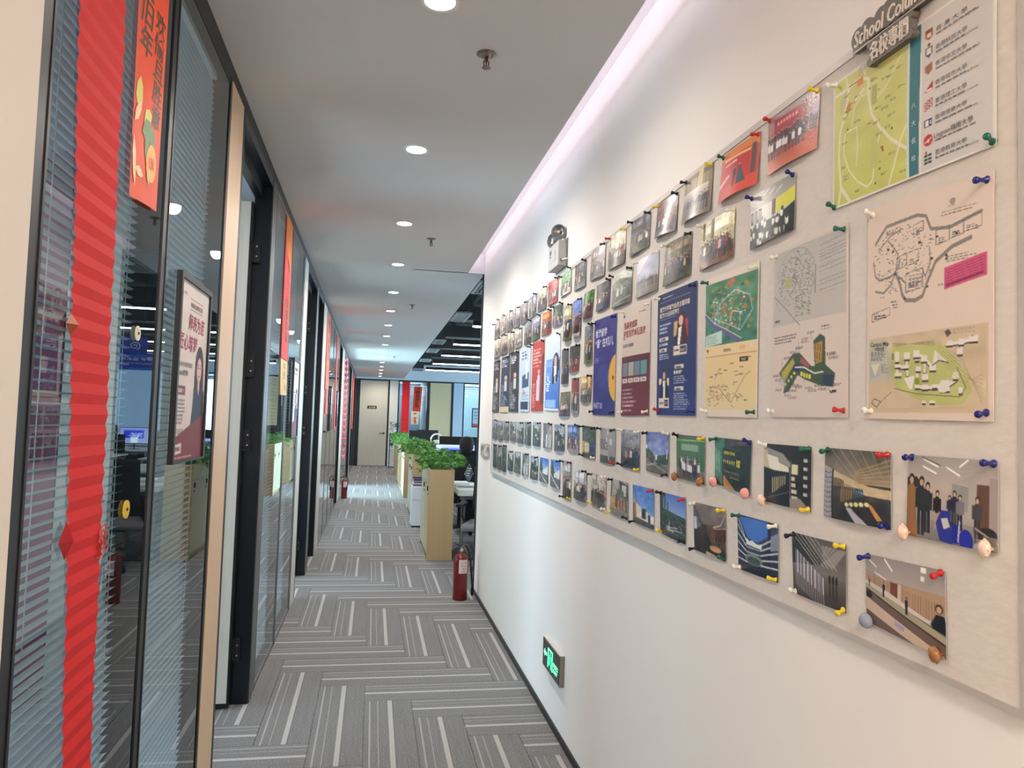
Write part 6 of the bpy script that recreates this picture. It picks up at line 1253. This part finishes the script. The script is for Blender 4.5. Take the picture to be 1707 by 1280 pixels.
def chair(x, y, rz, lab, head=True, seatc=None, zs=.44):
    t = thing('office_chair', lab, 'chair', (x, y, 0), 'office chairs in the open office', rz); F = mat('chair_black_mesh', (14,15,18), .8, var=.2)
    def part(b, n, m, bev=0):   # built about the chair's own origin
        WOs = WO[t.name]; WO[t.name] = Vector((0,0,0)); o = b.build(n, m, t, bevel=bev); WO[t.name] = WOs; return o
    for k in range(5):
        a = 2*PI*k/5; c_, s_ = math.cos(a), math.sin(a)
        o = part(MB().tube([(0,0,.09),(.28*c_,.28*s_,.06)], [.022,.012]), 'base_arm', BLK)
        part(MB().lathe([(.028,-.012),(.028,.012)], (.28*c_,.28*s_,.028), 14, 'y'), 'caster', BLK)
    part(MB().tube([(0,0,.08),(0,0,zs-.05)], .022), 'gas_lift', CHROME)
    part(MB().box(-.1,.1,-.1,.1,zs-.06,zs-.03), 'mechanism', BLK)
    part(MB().box(-.24,.24,-.23,.24,zs-.03,zs+.04), 'seat', seatc or F, .03)
    b = MB(); n = 6; vs = []
    for j in range(7):
        zz = zs+.12+j*.075; yy = -.24-.02*math.sin(j/6*PI)
        for i in range(n+1): u = i/n*2-1; vs.append((u*(.22-.02*(j/6)), yy-.05*(1-u*u), zz))
    b.add(vs, [(j*(n+1)+i, j*(n+1)+i+1, (j+1)*(n+1)+i+1, (j+1)*(n+1)+i) for j in range(6) for i in range(n)], True)
    bk_ = part(b, 'backrest', F); sd = bk_.modifiers.new('s', 'SOLIDIFY'); sd.thickness = .03
    part(MB().tube([(0,-.1,zs-.03),(0,-.28,zs+.02),(0,-.32,zs+.2),(0,-.30,zs+.45)], .018), 'back_spine', BLK)
    for s_ in (-1, 1): part(MB().tube([(s_*.24,-.02,zs),(s_*.28,-.02,zs+.10),(s_*.28,-.05,zs+.2)], .014).box(s_*.28-.035, s_*.28+.035, -.16, .12, zs+.19, zs+.215), 'armrest', BLK)
    if head:
        part(MB().tube([(0,-.29,zs+.52),(0,-.31,zs+.66)], .012), 'headrest_stem', BLK)
        part(MB().lathe([(.0,-.13),(.06,-.12),(.09,-.06),(.092,.02),(.065,.075),(0,.09)], (0,-.29,zs+.66), 18), 'headrest', F)
    return t
desk(.90, 2.45, 7.75, 9.15, .68, 'white topped desk just behind the nearest planter cabinet')
chair(1.17, 7.35, PI*.9, 'office chair with a grey seat half hidden by the wall corner', False, mat('grey_seat_fabric', (112,110,116), .8, var=.1), .40)
tag(MB().lathe([(.0,.0),(.11,.0),(.13,.30),(.12,.30),(.10,.012),(0,.012)], (1.34, 7.95, 0), 24, cap=False).build('waste_bin', mat('beige_bin', (150,146,124), .6)), 'beige waste bin under the nearest desk', 'waste bin')
chair(1.17, 9.62, 0, 'black mesh chair with headrest in front of the lit monitor', True, None, .50)
desk(.90, 2.45, 10.0, 11.5, .68, 'second white desk behind the black headrest chair')
monitor(1.15, 10.45, .68, 1, 'monitor with a lit blue and white screen behind the nearest plants', .56, .33)
monitor(1.30, 11.30, .68, -1, 'dark backed monitor rising behind the lit blue screen', .60, .42)
# things on the nearest desk
AC = mat('award_glass', (180,196,200), .05, spec=.8, trans=.85)
t = thing('glass_award', 'pointed clear glass award standing on the nearest desk', 'award', (1.17, 9.02, .68))
b = MB(); b.add([(1.17,9.0,.695),(1.115,9.0,.80),(1.17,9.0,.93),(1.225,9.0,.80),(1.17,9.03,.695),(1.115,9.03,.80),(1.17,9.03,.93),(1.225,9.03,.80)], [(3,2,1,0),(4,5,6,7),(0,1,5,4),(1,2,6,5),(2,3,7,6),(3,0,4,7)]); b.build('glass_body', AC, t, bevel=.006)
MB().box(1.12, 1.22, 8.98, 9.05, .68, .70).build('base', mat('award_base', (210,216,220), .1, spec=.8), t)
for k in range(4): MB().box(1.14, 1.20-.008*k, 8.998, 8.9995, .86-.028*k, .868-.028*k).build('engraving', mat('engraving_grey', (226,230,232), .5), t)
for k, (x0, x1, y0, y1, z0, th, lab) in enumerate(((.93,1.30,8.0,8.35,.68,.012,'sheet stack at the front edge of the nearest desk'), (.93,1.12,8.5,8.85,.68,.045,'white box file on the nearest desk left of the glass award'), (.96,1.34,8.42,8.74,.692,.018,'loose white papers below the glass award'))):
    o = tag(MB().box(x0, x1, y0, y1, z0, z0+th).build('paper_stack', mat('paper_white', (228,236,238), .6, var=.02)), lab, 'papers')
    MB().box(x0+.02, x1-.04, y0-.001, y0+.001, z0+th*.4, z0+th*.55).build('page_shadow_strip', mat('page_shadow', (150,160,165), .6), o)  # grey strip painted in as the shaded line between the sheets
# ring shaped desk lamp behind the second planter
t = thing('ring_lamp', 'white ring shaped desk lamp above the second group of plants', 'desk lamp', (1.10, 13.0, .70))
b = MB(); pts = [(1.10+.10*math.cos(a), 13.0, 1.10+.10*math.sin(a)) for a in [PI*1.15-k/16*PI*1.3 for k in range(17)]]; b.tube(pts, .014).build('ring', WHITE, t)
MB().tube([(1.10,13.0,.72),(1.10,13.0,.99)], .012).lathe([(.08,0),(.08,.012),(.02,.02)], (1.10,13.0,.70), 20).build('stand', WHITE, t); MB().lathe([(.0,-.05),(.06,-.04),(.07,0),(.05,.05),(0,.06)], (1.10, 13.02, 1.04), 18).build('lamp_bowl', mat('pale_bowl', (200,204,190), .5), t)
desk(.90, 2.45, 12.4, 13.9, .70, 'third desk deeper in the office behind the planters'); desk(.90, 2.45, 15.0, 16.5, .70, 'fourth desk deeper in the office'); desk(.95, 2.45, 18.0, 19.5, .70, 'farthest desk on the corridor side')
monitor(.98, 15.3, .70, -1, 'dark monitor against the far glass left of the ring lamp', .50, .42); monitor(1.32, 18.3, .70, -1, 'small dark monitor beside the post of the end wall', .52, .40)
for i, (x, y) in enumerate(((3.0,7.75),(4.7,7.75),(3.0,10.0),(4.7,10.0),(3.0,12.4),(4.7,12.4),(3.0,15.0),(3.0,18.0))):
    desk(x, x+1.55, y, y+1.4, .70, 'white office desk seen only as a reflection in the corridor glass', 'reflected desks')
    o = monitor(x+.4, y+.45, .70, 1, 'monitor seen only as a reflection in the corridor glass'); o['group'] = 'reflected monitors'
    o = chair(x+.45, y-.35, 0, 'black chair seen only as a reflection in the corridor glass', i % 2 == 0); o['group'] = 'reflected chairs'
# blue banners hung in the office, seen mirrored in the glass
for i, (x0, x1, y, z0, z1, tx, lab) in enumerate(((1.72,2.95,10.0,2.10,2.36,'勤学善思 励志笃行','blue hanging banner with a swirl emblem, nearer one mirrored in the left glass'), (1.72,2.9,12.2,2.06,2.32,'厚德博学 追求卓越','blue hanging banner, farther one mirrored in the left glass'))):
    q = [(x0,z1),(x1,z1),(x1,z0),(x0,z0)]; sf = SurfY(q, y, 1); o = sheet('hanging_banner', sf, 20, 10, MATTE, None, paint('bluebanner:1', 20, 10, sf.asp)); tag(o, lab, 'banner')
    L = Letters(sf); L.add(tx, .30, .42, .22, (214,220,240), w=.62, bold=.01, off=.002); L.add('COLLEGE PREPARATORY STUDY CENTRE', .30, .66, .10, (200,208,236), w=.62, off=.002); L.build(o)
    b = MB(); b.tube([(x0+(x1-x0)*(.12)+.012*math.cos(k*.5)*(1+k*.22), y-.003, (z0+z1)/2+.02+.010*math.sin(k*.5)*(1+k*.22)) for k in range(22)], .006, 5); b.build('emblem', mat('emblem_white', (214,220,240), .5), o)
    MB().tube([(x0+.05,y,z1),(x0+.05,y,3.2)], .003, 5).tube([(x1-.05,y,z1),(x1-.05,y,3.2)], .003, 5).build('hanging_wire', BLK, o)
# flower stand near the end wall
t = thing('plant_stand', 'dark metal plant stand with two small pots by the end door', 'plant stand', (.62, 22.55, 0))
for z in (.06, .55, 1.02): MB().box(.50, .78, 22.42, 22.70, z, z+.02).build('shelf', mat('pale_shelf', (190,196,194), .5), t)
for x in (.51, .77):
    for y in (22.43, 22.69): MB().box(x-.01, x+.01, y-.01, y+.01, 0, 1.04).build('leg', BLK, t)
for z, lab, s in ((1.04, 'dark leaved pot plant on top of the plant stand by the end door', 3), (.57, 'small leggy pot plant on the middle shelf by the end door', 4)):
    t = thing('pot_plant', lab, 'plant', (.63, 22.56, z)); MB().lathe([(0,0),(.05,0),(.07,.10),(.062,.10),(.05,.02)], (.63,22.56,z), 18, cap=False).build('pot', mat('white_pot', (214,216,214), .4), t)
    b = MB(); r = random.Random(s)
    for k in range(34):
        M = Matrix.Translation((.63+r.uniform(-.12,.12), 22.56+r.uniform(-.12,.12), z+r.uniform(.10,.32))) @ Matrix.Rotation(r.uniform(0,6.3), 4, 'Z') @ Matrix.Rotation(r.uniform(-.9,.5), 4, 'X') @ Matrix.Scale(1.5, 4); b.add([tuple(M @ Vector(v)) for v in _lb.v], _lb.f)
    o = b.build('foliage', mat('dark_foliage', (30,52,36), .5, var=.2), t); o['kind'] = 'stuff'
